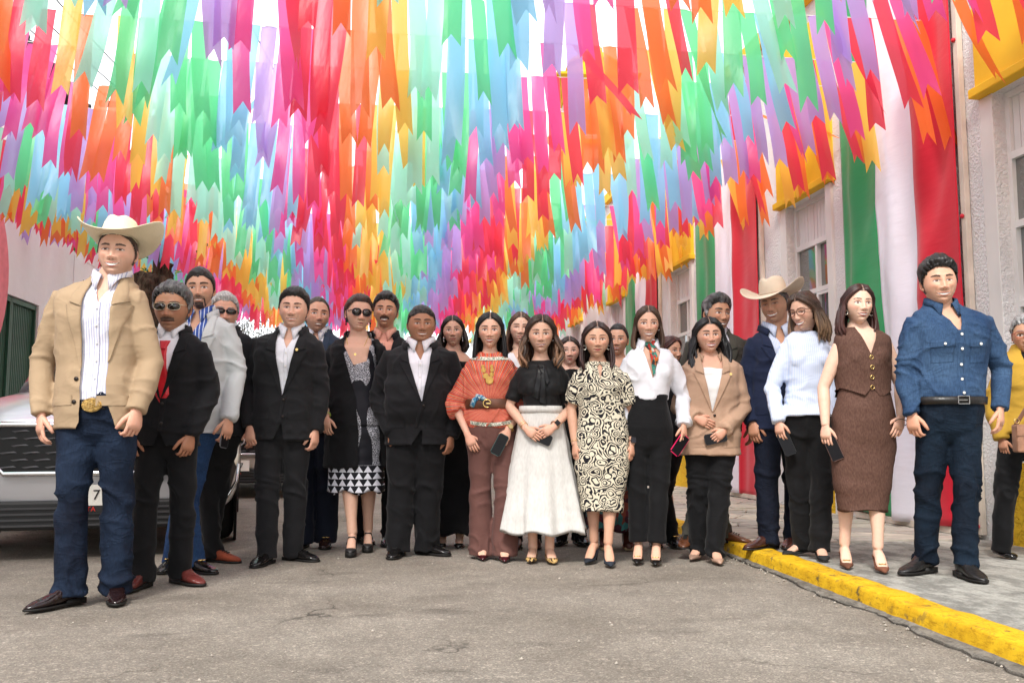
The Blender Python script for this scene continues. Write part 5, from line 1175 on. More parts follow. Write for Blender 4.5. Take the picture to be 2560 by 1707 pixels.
# 3 ---- tall man, light blazer, striped shirt
p = person(seed=3, sh=0.035, c=(-1.16,6.03,0), H=1.90, hx=.02, sa=(-.165,1.535), sb=(.195,1.525), eb=(.255,1.215), wb=(.24,.93), ea=(-.22,1.22), wa=(-.20,.93), ft=[(.03,-.05,60), (-.11,.05,0)], wyb=-.08, px=-.02,
    hh=.248, skin=SK_M, hairc=(.014,.010,.009), look=(10,0,-3), face=dict(smile=.25, teeth=.003, w=.95, goatee=.9, mustache=.55, stubble=.35, browt=.0048, jaw=-.05, hairline=.066),
    label='tall man with goatee, pale grey blazer over blue striped shirt and jeans', handb=(60,0,0,.7), handa=(-60,0,0,.5))
trousers(p, 'jeans', denim('mid_blue_jeans', (.010,.030,.095), (.035,.085,.20)), (.10,.078,.078), hemz=.03)
shirt(p, stripes('blue_white_striped_shirt', (.05,.10,.36), (.60,.66,.80), .021, .24, .1), z0=.95, vneck=.085, grow=.012)
m_pale = cloth('pale_grey_blazer_cloth', (.50,.52,.53), .85)
jacket(p, m_pale, 1.10, .845, vw=.095, lapw=.075, grow=.026, pocket=1.04, buttons=1, amp=.009)
hair_short(p, (.014,.010,.009), top=.014, side=.008, hl=.058, rec=.006, burn=-.02)
watch(p, 'b', (.3,.3,.3), (.5,.5,.5), False, 1)
for f in p['ft']: shoe(p, f, 'loafer', m_shoeb)
phone(p, 'b', (.12,.12,.13), 'grey phone held by the man in pale grey blazer', (-.012,-.02,-.10), (0,8,70))
# 4 ---- grey haired man behind
p = person(seed=4, sh=0.04, c=(-1.06,6.42,0), H=1.80, hx=.0, sa=(-.19,1.47), sb=(.20,1.455), ft=[(-.02,0,70), (-.10,.12,0)], hh=.25, skin=(.50,.27,.19), hairc=GRY, look=(25,0,2), bulk=1.05,
    face=dict(smile=.3, mustache=.8, beardc=(.30,.28,.26), w=1.02), label='white haired man with sunglasses and grey moustache half hidden, black suit', **AH())
trousers(p, 'trousers', m_blackt); jacket(p, m_suit2, 1.10, .83); shirt(p, m_white, z0=1.0, buttons=False)
hair_short(p, (.34,.33,.32), top=.020, side=.010, c2=(.55,.54,.52), jag=.006); glasses(p, frame=(.03,.02,.03), lens=(.03,.018,.02), w_=.030, h=.015)
for f in p['ft']: shoe(p, f, 'oxford', leather('rust_suede', (.28,.055,.022), .85, 200, .3))
# 5 ---- black suit, white open shirt
p = person(seed=5, sh=0.035, c=(-.64,6.36,0), H=1.83, hx=.055, sa=(-.20,1.475), sb=(.205,1.455), ea=(-.27,1.165), wa=(-.205,.885), eb=(.235,1.14), wb=(.215,.86), ft=[(-.065,-.10,-8), (.065,.08,62)], wya=-.08, wyb=-.02, bulk=1.08,
    hh=.252, skin=SK_L, hairc=(.010,.008,.007), look=(4,0,2), px=-.005, face=dict(smile=.55, teeth=.0028, w=1.05, jaw=.10, stubble=.2, eye=.0032, chin=.5), neckk=1.05,
    label='man in charcoal suit with open white shirt and gold lapel pin, hand in fist', handa=(-25,0,0,1.15), handb=(70,0,0,.8))
trousers(p, 'trousers', m_suit, (.105,.080,.072), hemz=.03)
shirt(p, m_white, z0=1.0, vneck=.075); jacket(p, m_suit, 1.085, .80, vw=.085, lapw=.085, pin=True, pocket=.985, grow=.028)
hair_short(p, (.010,.008,.007), top=.022, side=.007, hl=.064, quiff=.004, burn=-.014, part=1)
for f in p['ft']: shoe(p, f, 'oxford', m_shoeb)
# 6 ---- man behind, navy
p = person(seed=6, sh=0.04, c=(-.47,7.14,0), H=1.89, hx=-.02, sa=(-.19,1.53), sb=(.19,1.53), ft=[(-.09,-.04,-10), (.075,.04,8)], hh=.255, skin=(.50,.275,.19), hairc=(.05,.035,.025), look=(24,-4,3), bulk=1.05, legk=1.05,
    face=dict(smile=.0, stubble=.55, w=1.0, teeth=.004, lip=(.35,.12,.1), hairline=.080), label='stubbled man with thinning hair speaking, navy jacket, behind charcoal suit man', **AH())
trousers(p, 'trousers', cloth('navy_trouser_cloth', (.008,.011,.022)), (.10,.08,.072)); jacket(p, cloth('navy_jacket_cloth', (.025,.038,.065)), 1.15, .86); shirt(p, cells_print('small_check_shirt', [(.7,.7,.74), (.45,.45,.55), (.75,.72,.72)], 90), z0=1.1, vneck=.05, buttons=False)
hair_short(p, (.05,.035,.025), top=.010, side=.006, hl=.076, rec=.010)
for f in p['ft']: shoe(p, f, 'loafer', leather('dark_brown_loafer', (.025,.010,.008), .2, 60, .15))
# 7 ---- woman, sunglasses, black cardigan
p = person(sex='f', seed=7, sh=0.04, c=(-.12,6.81,0), H=1.86, hx=-.045, sa=(-.235,1.48), sb=(.115,1.48), ea=(-.315,1.18), wa=(-.235,.955), eb=(.165,1.17), wb=(.15,.95), ft=[(-.04,-.16,5), (.03,.10,8)], bulk=1.35, ww=.17, hw=.20, wya=-.20, eya=-.02, px=-.05, armk=1.3,
    hh=.245, skin=(.50,.30,.215), hairc=(.03,.013,.010), look=(22,0,3), heel=.07, barefoot='platform', neckk=1.12, face=dict(smile=-.35, w=1.10, jaw=.06, chin=.8, lip=(.42,.16,.14)), bare=True,
    label='woman in dark sunglasses, long black cardigan over black and white patterned dress', handa=(-20,0,0,.6), handb=(60,0,0,.5))
mt = triangles_print('black_white_triangle_dress')
o, t = garment(p, 'dress_top', mt, .90, None, .012, 0, polys=[[(-.05,1.33), (-.14,1.50), (-.11,1.66), (.02,1.66), (.06,1.50), (.04,1.36)]], kind='shirt', amp=.004)
skirt(p, 'skirt', mt, 1.06, .43, .200, .205, .160, .165, .012, 7, cx=-.05, wob=.012)
m_card = cloth('black_knit_cardigan', (.006,.006,.007), .95)
o, t = garment(p, 'cardigan', m_card, .60, None, .032, .75, cuff=.055, amp=.008, flare=.01, polys=[[(-.005,.52), (-.005,.85), (-.03,1.10), (-.135,1.46), (-.13,1.64), (.03,1.64), (.10,1.46), (.105,1.2), (.13,.9), (.16,.52)]])
G().tube([V(-.135,-.03,1.555), V(-.10,-.115,1.46), V(-.045,-.14,1.41), V(.01,-.12,1.46), V(.035,-.04,1.555)], .0022, 6).build('necklace', plain('gold_metal', (.75,.52,.2), .25, .5, 1), p['root'])
G().tube([V(-.045,-.142,1.41), V(-.045,-.146,1.41)], .010, 10, up=(0,0,1)).build('pendant', plain('gold_metal', (.75,.52,.2), .25, .5, 1), p['root'])
hair_short(p, (.03,.013,.010), top=.020, side=.016, hl=.070, burn=.02, jag=.003, quiff=.004, c2=(.12,.045,.025)); bun_back(p, (.03,.013,.010))
glasses(p, frame=(.03,.02,.015), lens=(.035,.04,.055), w_=.029, h=.024, r=.0022, squ=2.3); earrings(p, 'drop', (.03,.03,.05))
bangle(p, 'a', (.55,.75,.10), .02, .0025, metal=0, k=1.25); bangle(p, 'a', (.7,.7,.72), .032, .003, k=1.25)
for f in p['ft']: shoe(p, f, 'platform', leather('black_matte_leather', (.010,.009,.009), .5, 80, .1))
# 8 ---- man behind, pink shirt
p = person(seed=8, sh=0.02, c=(-.01,7.33,0), H=1.955, hx=.045, sa=(-.17,1.58), sb=(.215,1.56), ft=[(-.13,.04,30), (.10,-.04,0)], hh=.252, skin=SK_T, hairc=(.012,.010,.010), look=(3,-3,2), bulk=1.08,
    face=dict(smile=.8, mustache=.9, teeth=.005, w=1.02, nose=1.1, beardc=(.012,.01,.01)), label='laughing man with black moustache, salmon shirt and patterned tie, black suit', **AH())
trousers(p, 'trousers', m_blackt)
_, ts = shirt(p, cloth('salmon_shirt_cotton', (.70,.36,.27)), z0=1.15, buttons=False)
g = patch(ts, [(.005,1.545), (.04,1.545), (.065,1.2), (-.02,1.2)], .014, 4, 10, 0); g.build('necktie', cells_print('grey_patterned_tie', [(.35,.30,.26), (.10,.08,.07), (.5,.42,.36)], 60), p['root'], True)
jacket(p, m_suit2, 1.2, .88, vw=.10); hair_short(p, (.012,.010,.010), top=.026, side=.010, hl=.064, quiff=.006, c2=(.10,.10,.10), jag=.006)
for f in p['ft']: shoe(p, f, 'oxford', m_shoeb)
# 9 ---- stocky man black suit
p = person(seed=9, sh=0.05, c=(.23,6.58,0), H=1.76, hx=.055, sa=(-.185,1.40), sb=(.265,1.39), ea=(-.255,1.10), wa=(-.135,.85), eb=(.315,1.08), wb=(.27,.82), ft=[(-.085,-.05,-8), (.095,.05,60)], wya=-.09, bulk=1.28, ww=.20, hw=.20, belly=4, armk=1.15, legk=1.1, px=.03,
    hh=.244, skin=SK_D, hairc=(.014,.012,.011), look=(10,0,0), neckk=1.3, face=dict(smile=.75, teeth=.004, w=1.12, jaw=.14, chin=1.0, nose=1.2, eye=.0028, hairline=.064),
    label='stocky short haired man in black suit with open white shirt, fist at his side', handa=(-15,0,0,1.2), handb=(60,0,0,.8))
trousers(p, 'trousers', m_blackt, (.115,.09,.078)); shirt(p, m_white, z0=.95, vneck=.075, bx=.065, buttons=True); jacket(p, m_suit, 1.055, .765, vw=.10, lapw=.08, pocket=.93, grow=.028, vx=.085, buttons=1)
hair_short(p, (.014,.012,.011), top=.012, side=.005, hl=.066, jag=.005, c2=(.09,.08,.08))
for f in p['ft']: shoe(p, f, 'oxford', m_shoeb)
# 10 ---- woman behind in dark dress
p = person(sex='f', seed=10, sh=0.03, c=(.55,7.08,0), H=1.76, hx=0, sa=(-.155,1.42), sb=(.155,1.42), ft=[(-.07,0,0), (.06,0,0)], hh=.222, skin=(.52,.31,.225), hairc=(.016,.010,.008), look=(2,-2,-2), bare=True, barefoot='flat',
    face=dict(smile=.5, lip=(.45,.10,.10)), label='dark haired woman in long black dress behind the orange poncho', **AH())
garment(p, 'dress', m_blackt, .60, 1.395, .01, 0, kind='shirt'); skirt(p, 'skirt', m_blackt, 1.05, .10, .16, .22, .12, .16, .03, 7)
hair_long(p, (.016,.010,.008), (.04,.02,.012), length=.17, n=34, vol=.010, wid=.011); earrings(p, 'drop', (.6,.6,.6))
for f in p['ft']: shoe(p, f, 'flat', m_shoeb)
# 11 ---- orange poncho
p = person(sex='f', seed=11, sh=0.02, c=(.78,6.34,0), H=1.69, hx=-.03, sa=(-.195,1.33), sb=(.135,1.33), ea=(-.275,1.05), wa=(-.175,.83), eb=(.205,1.05), wb=(.095,.865), ft=[(-.085,.04,5), (.075,-.04,0)], wya=-.10, wyb=-.11, px=-.015, hw=.175,
    hh=.232, skin=SK_L, hairc=(.008,.007,.008), look=(0,0,0), heel=.03, bare=True, barefoot='pump', face=dict(smile=.65, teeth=.0042, lip=(.42,.035,.04), browt=.0036, eye=.005),
    label='black haired woman in striped orange poncho with wide brown belt and gold necklace', handa=(-5,0,0,.35,(.45,-.15,-.9)), handb=(8,0,0,.45,(-.35,-.1,-.9)))
m_mauve = cloth('mauve_brown_crepe', (.135,.062,.052), .8); trousers(p, 'wide_trousers', m_mauve, (.098,.080,.098), hemz=.02, amp=.006, waist=.60)
m_pon = rays_print('orange_ray_print', -.03, 1.03)
def pe(g):
    for s, side in ((-1, 'a'), (1, 'b')):
        sh, el, wr = arm_pts(p, side); g.tube([V(p['sx']+s*.06,.0,sh.z+.01), sh+V(0,0,-.01), seg(sh, el, .5)+V(-s*.01,0,-.03), el+V(0,0,-.015), seg(el, wr, .30)], [.07,.075,.082,.076,.066], 16, up=(0,1,0))
    g.torso([(.885, -.02, -.01, .155, .115), (.93, -.03, -.01, .185, .135), (.99, -.03, -.01, .178, .130), (1.03, -.03, -.005, .158, .118), (1.10, -.03, -.005, .185, .128), (1.2, -.03, 0, .20, .125), (1.28, -.03, 0, .20, .11)])
o, t = garment(p, 'poncho', m_pon, .95, 1.40, .020, 0, extra=pe, amp=.010, kind='drape', polys=[])
s_ = torso_secs(p, .021); m_trim = cells_print('white_embroidered_trim', [(.75,.70,.58), (.25,.32,.25), (.78,.74,.65)], 150)
def hoopband(nm, zf, r0, cx_, w_, mat, par, h=.018, cy=.0, tw=.006):
    n = 60; rows = [[], [], []]
    for i in range(n+1):
        a = 2*math.pi*i/n; x_, y_ = cx_+w_[0]*math.cos(a), cy+w_[1]*math.sin(a); z = zf(x_, math.sin(a))
        rows[0].append((x_, y_, z+h)); rows[1].append((x_*1+(x_-cx_)*.02, y_*1.03, z)); rows[2].append((x_, y_, z-h))
    return G().rings(rows, closed=False, caps=False).build(nm, mat, par, True)
q0 = [(x, onsurf(t, x, 1.352+.0*x, .004)[1], 1.352+.25*abs(x+.03)**1.6) for x in np.linspace(-.175, .115, 15)]
G().rings([[onsurf(t, x, z+.016, .004) for x, _, z in q0], [onsurf(t, x, z-.010, .006) for x, _, z in q0]], closed=False, caps=False).build('neck_trim', m_trim, p['root'])
q0 = [(x, 0, .905+.9*(x+.03)**2) for x in np.linspace(-.16, .12, 17)]
G().rings([[onsurf(t, x, z+.012, .004) for x, _, z in q0], [onsurf(t, x, z-.012, .005) for x, _, z in q0]], closed=False, caps=False).build('hem_trim', m_trim, p['root'])
mb = leather('tan_brown_belt_leather', (.13,.045,.022), .4, 90, .15)
G().torso([(1.015, -.03, -.006, .168, .132), (1.02, -.03, -.006, .171, .135), (1.075, -.03, -.006, .173, .137), (1.08, -.03, -.006, .170, .134)]).build('wide_belt', mb, p['root'], True)
gm = plain('gold_metal', (.75,.52,.2), .25, .5, 1)
G().torus((-.045,-.152,1.047), .026, .005, 'y', 22, 8, .82).build('belt_buckle', gm, p['root'], True); G().box(-.05,-.02,-.155,-.149,1.043,1.051).build('buckle_bar', gm, p['root'])
g = G(); 
for x_, z_, r_ in ((-.075,1.30,.012), (-.07,1.275,.018), (-.055,1.235,.020), (-.015,1.30,.012), (-.013,1.275,.014), (-.015,1.245,.016), (-.03,1.205,.028)):
    c = V(*onsurf(t, x_, z_, .006)); g.tube([c, c+V(0,-.003,0)], [r_, r_*.9], 18, up=(0,0,1)); g.torus(tuple(c+V(0,-.003,0)), r_*.6, .0015, 'y')
g.build('gold_medallion_necklace', plain('brushed_gold', (.62,.40,.12), .4, .5, 1, bump=.5, bsc=300), p['root'])
g = G(); g.tube([onsurf(t,-.12,1.10,.012), onsurf(t,-.08,1.085,.02), onsurf(t,-.05,1.075,.014)], [.014,.018,.008], 10); g.tube([onsurf(t,-.145,1.03,.012), onsurf(t,-.13,1.07,.014), onsurf(t,-.10,1.095,.014)], [.022,.02,.012], 10); g.build('knotted_blue_tail', cells_print('blue_scarf_print', [(.04,.22,.42), (.5,.6,.62), (.03,.10,.2), (.1,.35,.5)], 55), p['root'], True)
hair_long(p, (.008,.007,.008), (.012,.01,.012), length=.24, n=54, vol=.012, part=.004, frontside=0, spread=.012, wave=.003); earrings(p, 'stud')
watch(p, 'b', (.5,.4,.2), (.60,.42,.16), False, 1, .02)
for f in p['ft']: shoe(p, f, 'pump', leather('burgundy_patent', (.05,.006,.010), .1, 60, .05))
phone(p, 'b', (.02,.08,.075), 'dark green phone held by the woman in orange poncho', (-.055,-.03,-.095), (0,28,10))
# 12 ---- woman behind with white v top
p = person(sex='f', seed=12, sh=0.03, c=(1.12,6.92,0), H=1.78, hx=-.07, sa=(-.20,1.42), sb=(.08,1.42), ft=[(-.10,0,0), (.04,0,0)], hh=.232, skin=(.58,.37,.28), hairc=(.06,.028,.016), look=(4,0,2), heel=.03, bare=True,
    face=dict(smile=.6, teeth=.002, eye=.002, w=.98, browc=(.09,.05,.03)), label='brown haired woman in white top behind the poncho and black blouse women', **AH())
trousers(p, 'trousers', m_blackt); garment(p, 'white_top', m_white, .95, 1.455, .012, .5, polys=[[(-.06,1.33), (-.13,1.47), (.01,1.47)]], kind='shirt')
hair_long(p, (.06,.028,.016), (.10,.05,.03), length=.22, n=36, vol=.007, frontside=0, spread=.004, wave=.002, wid=.010)
for f in p['ft']: shoe(p, f, 'oxford', leather('brown_ankle_shoe', (.06,.018,.012), .3))
# 13 ---- black blouse, white skirt (front centre)
p = person(sex='f', seed=13, sh=0.015, c=(1.08,6.18,0), H=1.655, hx=0.0, sa=(-.165,1.285), sb=(.175,1.285), ea=(-.215,1.03), wa=(-.10,.875), eb=(.205,1.015), wb=(.075,.885), ft=[(-.055,.02,-8), (.055,-.02,8)], wya=-.15, wyb=-.165, eya=.02, eyb=.02,
    hh=.243, skin=(.57,.345,.25), hairc=(.035,.017,.010), look=(0,0,0), bare=True, barefoot='flat', face=dict(smile=.7, teeth=.0028, lip=(.45,.17,.15), browt=.0034, w=1.0), armk=1.08,
    label='woman in black bow blouse and long white linen skirt, hands clasped, at the centre', handa=(0,0,0,.35,(.72,-.25,-.55)), handb=(0,0,0,.5,(-.82,-.10,-.50)))
m_lin = N('white_linen', .9, .2); m_lin.col(m_lin.ramp(m_lin.noise(90, 2, vec=m_lin.map((1,1,.3))), [(.3, (.56,.55,.525)), (.7, (.66,.65,.62))])); m_lin.bump(m_lin.noise(9, 5), .2, .012); m_lin.bump(m_lin.noise(260, 2), .3, .001)
skirt(p, 'linen_skirt', m_lin.m, 1.0, .19, .146, .285, .112, .20, .11, 7, cx=.01, wob=.005)
m_bl = cloth('black_chiffon', (.008,.008,.009), .6, .1)
o, t = garment(p, 'blouse', m_bl, 1.0, 1.34, .016, .4, sg=.012, amp=.006, kind='shirt', flare=-.016)
g = patch(t, [(-.025,1.30), (.03,1.30), (.055,1.20), (.035,1.165)], .018, 4, 6, .004); g2 = patch(t, [(-.02,1.31), (.015,1.305), (-.02,1.07), (-.06,1.09)], .012, 4, 12, .006); g3 = patch(t, [(-.005,1.305), (.025,1.30), (.03,1.035), (-.015,1.055)], .016, 4, 12, .006); g.raw(g2.v, g2.f); g.raw(g3.v, g3.f); g.ball((0,onsurf(t,0,1.285,.016)[1],1.285), (.016,.010,.014)); g.build('pussy_bow', cloth('black_satin_bow', (.010,.010,.011), .35), p['root'], True)
g = G().torso([(.985, 0, 0, .152, .120), (1.03, 0, 0, .146, .116)]); g.build('waistband', m_lin.m, p['root'], True)
hair_long(p, (.035,.017,.010), (.22,.11,.055), length=.215, n=56, vol=.016, part=.010, frontside=1.0, spread=.03, wave=.013, tipmix=.9, wid=.0135, hl=.068); earrings(p, 'stud', (.8,.8,.8))
watch(p, 'b', (.01,.01,.015), (.62,.42,.30), True, 1, .03); bangle(p, 'a', (.75,.52,.2), .03, .002); bangle(p, 'a', (.75,.52,.2), .05, .0018)
for f in p['ft']: shoe(p, f, 'flat', cells_print('leopard_print', [(.45,.28,.10), (.03,.018,.01), (.55,.36,.14), (.05,.03,.015)], 90))
phone(p, 'a', (.008,.008,.009), 'black phone in the clasped hands above the white skirt', (.095,-.005,-.055), (0,-66,0))
# 14 ---- small woman, red lips, behind
p = person(sex='f', seed=14, sh=0.03, c=(1.46,7.06,0), H=1.61, hx=0, sa=(-.15,1.31), sb=(.15,1.31), ft=[(-.07,0,-25), (.07,0,15)], hh=.212, skin=(.58,.36,.28), hairc=(.022,.010,.008), look=(0,0,0), bare=True,
    face=dict(smile=0, lip=(.42,.02,.03), w=1.05), label='small woman with red lipstick half hidden between two women', **AH())
trousers(p, 'trousers', m_blackt); garment(p, 'blouse', m_blackt, .85, 1.34, .012, .5, kind='shirt'); hair_long(p, (.022,.010,.008), length=.22, n=32, vol=.008, frontside=0, wid=.011)
for f in p['ft']: shoe(p, f, 'oxford', m_shoeb)
# 15 ---- black and cream print dress
p = person(sex='f', seed=15, sh=0.025, c=(1.45,6.03,0), H=1.60, hx=-.015, sa=(-.145,1.265), sb=(.165,1.265), ea=(-.185,1.01), wa=(-.165,.765), eb=(.225,.995), wb=(.212,.765), ft=[(-.035,.08,-25), (.045,-.06,0)], px=.02, hw=.168, ww=.135,
    hh=.228, skin=SK_M, hairc=(.022,.009,.008), look=(0,0,0), heel=.055, bare=True, barefoot='pump', armk=1.12, face=dict(smile=.55, lip=(.40,.06,.07), w=1.06, eye=.0042, browc=(.06,.03,.02)),
    label='woman in cream dress with black leafy print and navy heels', handa=(-60,0,0,.5), handb=(50,0,0,.55))
m_fol = foliage_print('black_cream_foliage_print', (.68,.62,.48), (.010,.009,.014))
o, t = garment(p, 'dress', m_fol, .80, 1.325, .012, .4, sg=.020, puff=.008, amp=.006, kind='shirt', polys=[[(.0,1.20), (-.018,1.29), (.0,1.31), (.018,1.29)]])
skirt(p, 'pencil_skirt', m_fol, 1.03, .335, .146, .135, .108, .105, 0, 5, cx=.015, mid=.182, wob=.010)
hair_long(p, (.022,.009,.008), (.05,.016,.012), length=.22, n=46, vol=.010, frontside=.7, spread=.006, wave=.002); earrings(p, 'hoop', (.75,.70,.6), .013)
watch(p, 'b', (.012,.012,.02), (.015,.017,.03)); bangle(p, 'a', (.7,.5,.2)); 
for f in p['ft']: shoe(p, f, 'pump', leather('navy_suede', (.014,.020,.032), .8, 200, .2))
# 16 ---- woman behind, floral maxi skirt
p = person(sex='f', seed=16, sh=0.03, c=(1.76,6.78,0), H=1.68, hx=.02, sa=(-.13,1.34), sb=(.17,1.34), ft=[(-.10,0,0), (.07,0,0)], hh=.222, skin=SK_M, hairc=(.010,.008,.008), look=(-14,0,2), bare=True, px=-.02,
    face=dict(smile=.6, teeth=.003, w=.96, hairline=.07), label='woman with sleek tied back hair and long floral skirt behind print dress', **AH())
m_flo = cells_print('red_teal_floral_print', [(.16,.02,.02), (.035,.14,.15), (.22,.05,.035), (.06,.015,.03), (.05,.2,.2), (.12,.02,.03)], 26)
garment(p, 'blouse', cloth('dusty_brown_top', (.20,.09,.06)), .95, 1.34, .012, .5, kind='shirt'); skirt(p, 'floral_skirt', m_flo, 1.02, .14, .15, .235, .12, .17, .04, 8)
hair_short(p, (.010,.008,.008), top=.010, side=.008, hl=.070, burn=.0, jag=.001); bun_back(p, (.010,.008,.008)); earrings(p)
for f in p['ft']: shoe(p, f, 'bootie', leather('brown_bootie', (.07,.018,.012), .4))
# 17 ---- white shirt, scarf, black trousers
p = person(sex='f', seed=17, sh=0.045, c=(1.77,6.03,0), H=1.715, hx=.02, sa=(-.125,1.355), sb=(.20,1.355), ea=(-.17,1.09), wa=(-.15,.86), eb=(.265,1.10), wb=(.245,.895), ft=[(-.055,.03,-12), (.055,-.03,-12)], wyb=-.06, eyb=.05,
    hh=.232, skin=(.54,.32,.225), hairc=(.055,.028,.017), look=(-2,0,0), heel=.055, bare=True, barefoot='pump', face=dict(smile=.85, teeth=.0048, w=.93, jaw=-.02, lash=(.006,.005,.005), eye=.005, lip=(.45,.19,.17), browc=(.05,.025,.015)),
    label='woman in white shirt with colourful neck scarf and black cropped trousers', handa=(-60,0,0,.5), handb=(50,0,0,.45))
trousers(p, 'cropped_trousers', m_blackt, (.095,.072,.066), hemz=.13, amp=.005, waist=.645)
o, t = garment(p, 'shirt', m_white, 1.065, None, .016, 1.0, sg=.020, cuff=.050, amp=.009, kind='shirt', flare=-.006, polys=[[(.035,1.205), (-.02,1.395), (.0,1.46), (.075,1.46), (.095,1.39)]])
collar(p, m_white, spread=.12, drop=.03, open_=1.5, nm='shirt_collar', k=1.12)
m_scf = cells_print('multicolour_scarf_print', [(.45,.42,.30), (.42,.03,.02), (.04,.22,.17), (.02,.02,.02), (.55,.12,.02), (.5,.5,.42)], 42)
g = G(); z0 = p['sz']; g.torso([(z0+.02, p['sx'], .008, .068, .070), (z0+.04, p['sx'], .010, .066, .068), (z0+.065, p['sx'], .010, .060, .064), (z0+.088, p['sx'], .010, .055, .062), (z0+.092, p['sx'], .012, .045, .05)], e=2); g2 = patch(t, [(.02,1.40), (.06,1.40), (.05,1.24), (.035,1.23)], .012, 4, 8, .003); g3 = patch(t, [(.03,1.42), (.055,1.41), (.075,1.33), (.05,1.32)], .02, 4, 6, .003); g.raw(g2.v, g2.f); g.raw(g3.v, g3.f); g.build('neck_scarf', m_scf, p['root'], True)
G().tube([V(.262,-.0,.955), V(.252,-.03,.915)], [.050,.060], 18).build('turned_cuff', m_white, p['root'], True)
hair_long(p, (.055,.028,.017), (.16,.085,.05), length=.20, n=46, vol=.010, frontside=0, spread=.010, wave=.003, tipmix=.7); earrings(p, 'stud', (.8,.8,.8))
watch(p, 'b', (.012,.012,.012), (.25,.26,.27)); bangle(p, 'b', (.8,.8,.82), .012, .003)
for f in p['ft']: shoe(p, f, 'pump', m_shoeb, trim=True)
phone(p, 'b', (.80,.02,.13), 'hot pink phone held by the woman in white shirt', (-.035,-.035,-.125), (0,38,20))
# 18 ---- only the top of the hair shows
p = person(sex='f', seed=18, sh=0.03, c=(2.15,6.85,0), H=1.60, hx=.055, sa=(-.11,1.30), sb=(.20,1.30), ft=[(.06,0,10), (-.08,0,0)], hh=.215, skin=SK_M, hairc=(.05,.013,.010), look=(40,0,0), face=dict(smile=.3), bare=True,
    label='auburn haired person almost hidden behind the woman with the scarf', **AH())
trousers(p, 'trousers', m_blackt); garment(p, 'blouse', m_blackt, .85, 1.33, .012, 1.0, kind='shirt'); hair_long(p, (.05,.013,.010), length=.16, n=32, vol=.010, wid=.011)
for f in p['ft']: shoe(p, f, 'loafer', m_shoeb)
# 19 ---- beige blazer
p = person(sex='f', seed=19, sh=0.1, c=(2.19,6.07,0), H=1.645, hx=.04, sa=(-.115,1.245), sb=(.245,1.25), ea=(-.155,1.02), wa=(-.07,.945), eb=(.268,1.02), wb=(.105,.865), ft=[(-.03,.10,-30), (.04,-.08,0)], wya=-.14, wyb=-.16, eyb=.0, bulk=1.1, ww=.16, hw=.18, px=.045,
    hh=.226, skin=(.52,.30,.21), hairc=(.006,.006,.007), look=(2,0,-2), heel=.012, bare=True, barefoot='pointflat', armk=1.1, face=dict(smile=.95, teeth=.0046, w=1.12, jaw=.05, chin=.4, lip=(.45,.10,.10), browt=.0042, browc=(.008,.006,.006)), neckk=1.1,
    label='woman with long black hair in beige blazer over white top, hands crossed', handa=(0,0,0,.25,(.85,-.2,-.42)), handb=(0,0,0,.45,(-.72,-.12,-.6)))
trousers(p, 'trousers', m_blackt, (.112,.086,.070), hemz=.03)
garment(p, 'white_top', cloth('white_knit_top', (.76,.75,.74)), .9, 1.285, .010, 0, kind='shirt')
m_bei = cloth('beige_blazer_cloth', (.42,.27,.185), .8)
jacket(p, m_bei, .985, .70, vw=.085, lapw=.07, grow=.026, vx=.035, buttons=1, open_below=False, pocket=.80, pin=True, cuff=.048, amp=.009)
hair_long(p, (.006,.006,.007), (.010,.010,.013), length=.28, n=58, vol=.015, part=-.003, frontside=.9, spread=.028, wave=.012, sides=(1, .3)); earrings(p, 'stud', (.8,.8,.8))
watch(p, 'a', (.01,.01,.01), (.02,.02,.02), up=.03)
for f in p['ft']: shoe(p, f, 'pointflat', leather('nude_leather', (.40,.25,.18), .45, 120, .1))
phone(p, 'b', (.012,.012,.014), 'black phone under the crossed hands of the beige blazer woman', (-.06,.0,-.05), (0,78,0))
# 20 ---- grey haired man, olive suit
p = person(seed=20, sh=0.08, c=(2.33,6.40,.06), H=1.79, hx=.085, sa=(-.10,1.40), sb=(.28,1.405), ft=[(.13,.10,55), (-.17,-.10,-20)], hh=.252, skin=SK_T, hairc=(.03,.028,.027), look=(20,-2,3), px=.06,
    face=dict(smile=.9, teeth=.005, w=.99, gaze=.003, browt=.0046), label='man with swept grey black hair in olive jacket between the banner and beige blazer', **AH())
m_oli = cloth('olive_grey_suit', (.060,.056,.045)); trousers(p, 'trousers', m_oli, hemz=.04); shirt(p, cloth('pale_lilac_shirt', (.62,.60,.66)), z0=1.0, vneck=.05, buttons=False); jacket(p, m_oli, 1.10, .80, vw=.085)
hair_short(p, (.020,.019,.018), top=.026, side=.007, hl=.062, quiff=.006, c2=(.30,.30,.31), burn=-.016)
for f in p['ft']: shoe(p, f, 'oxford', leather('brown_brogue', (.10,.035,.015), .25))
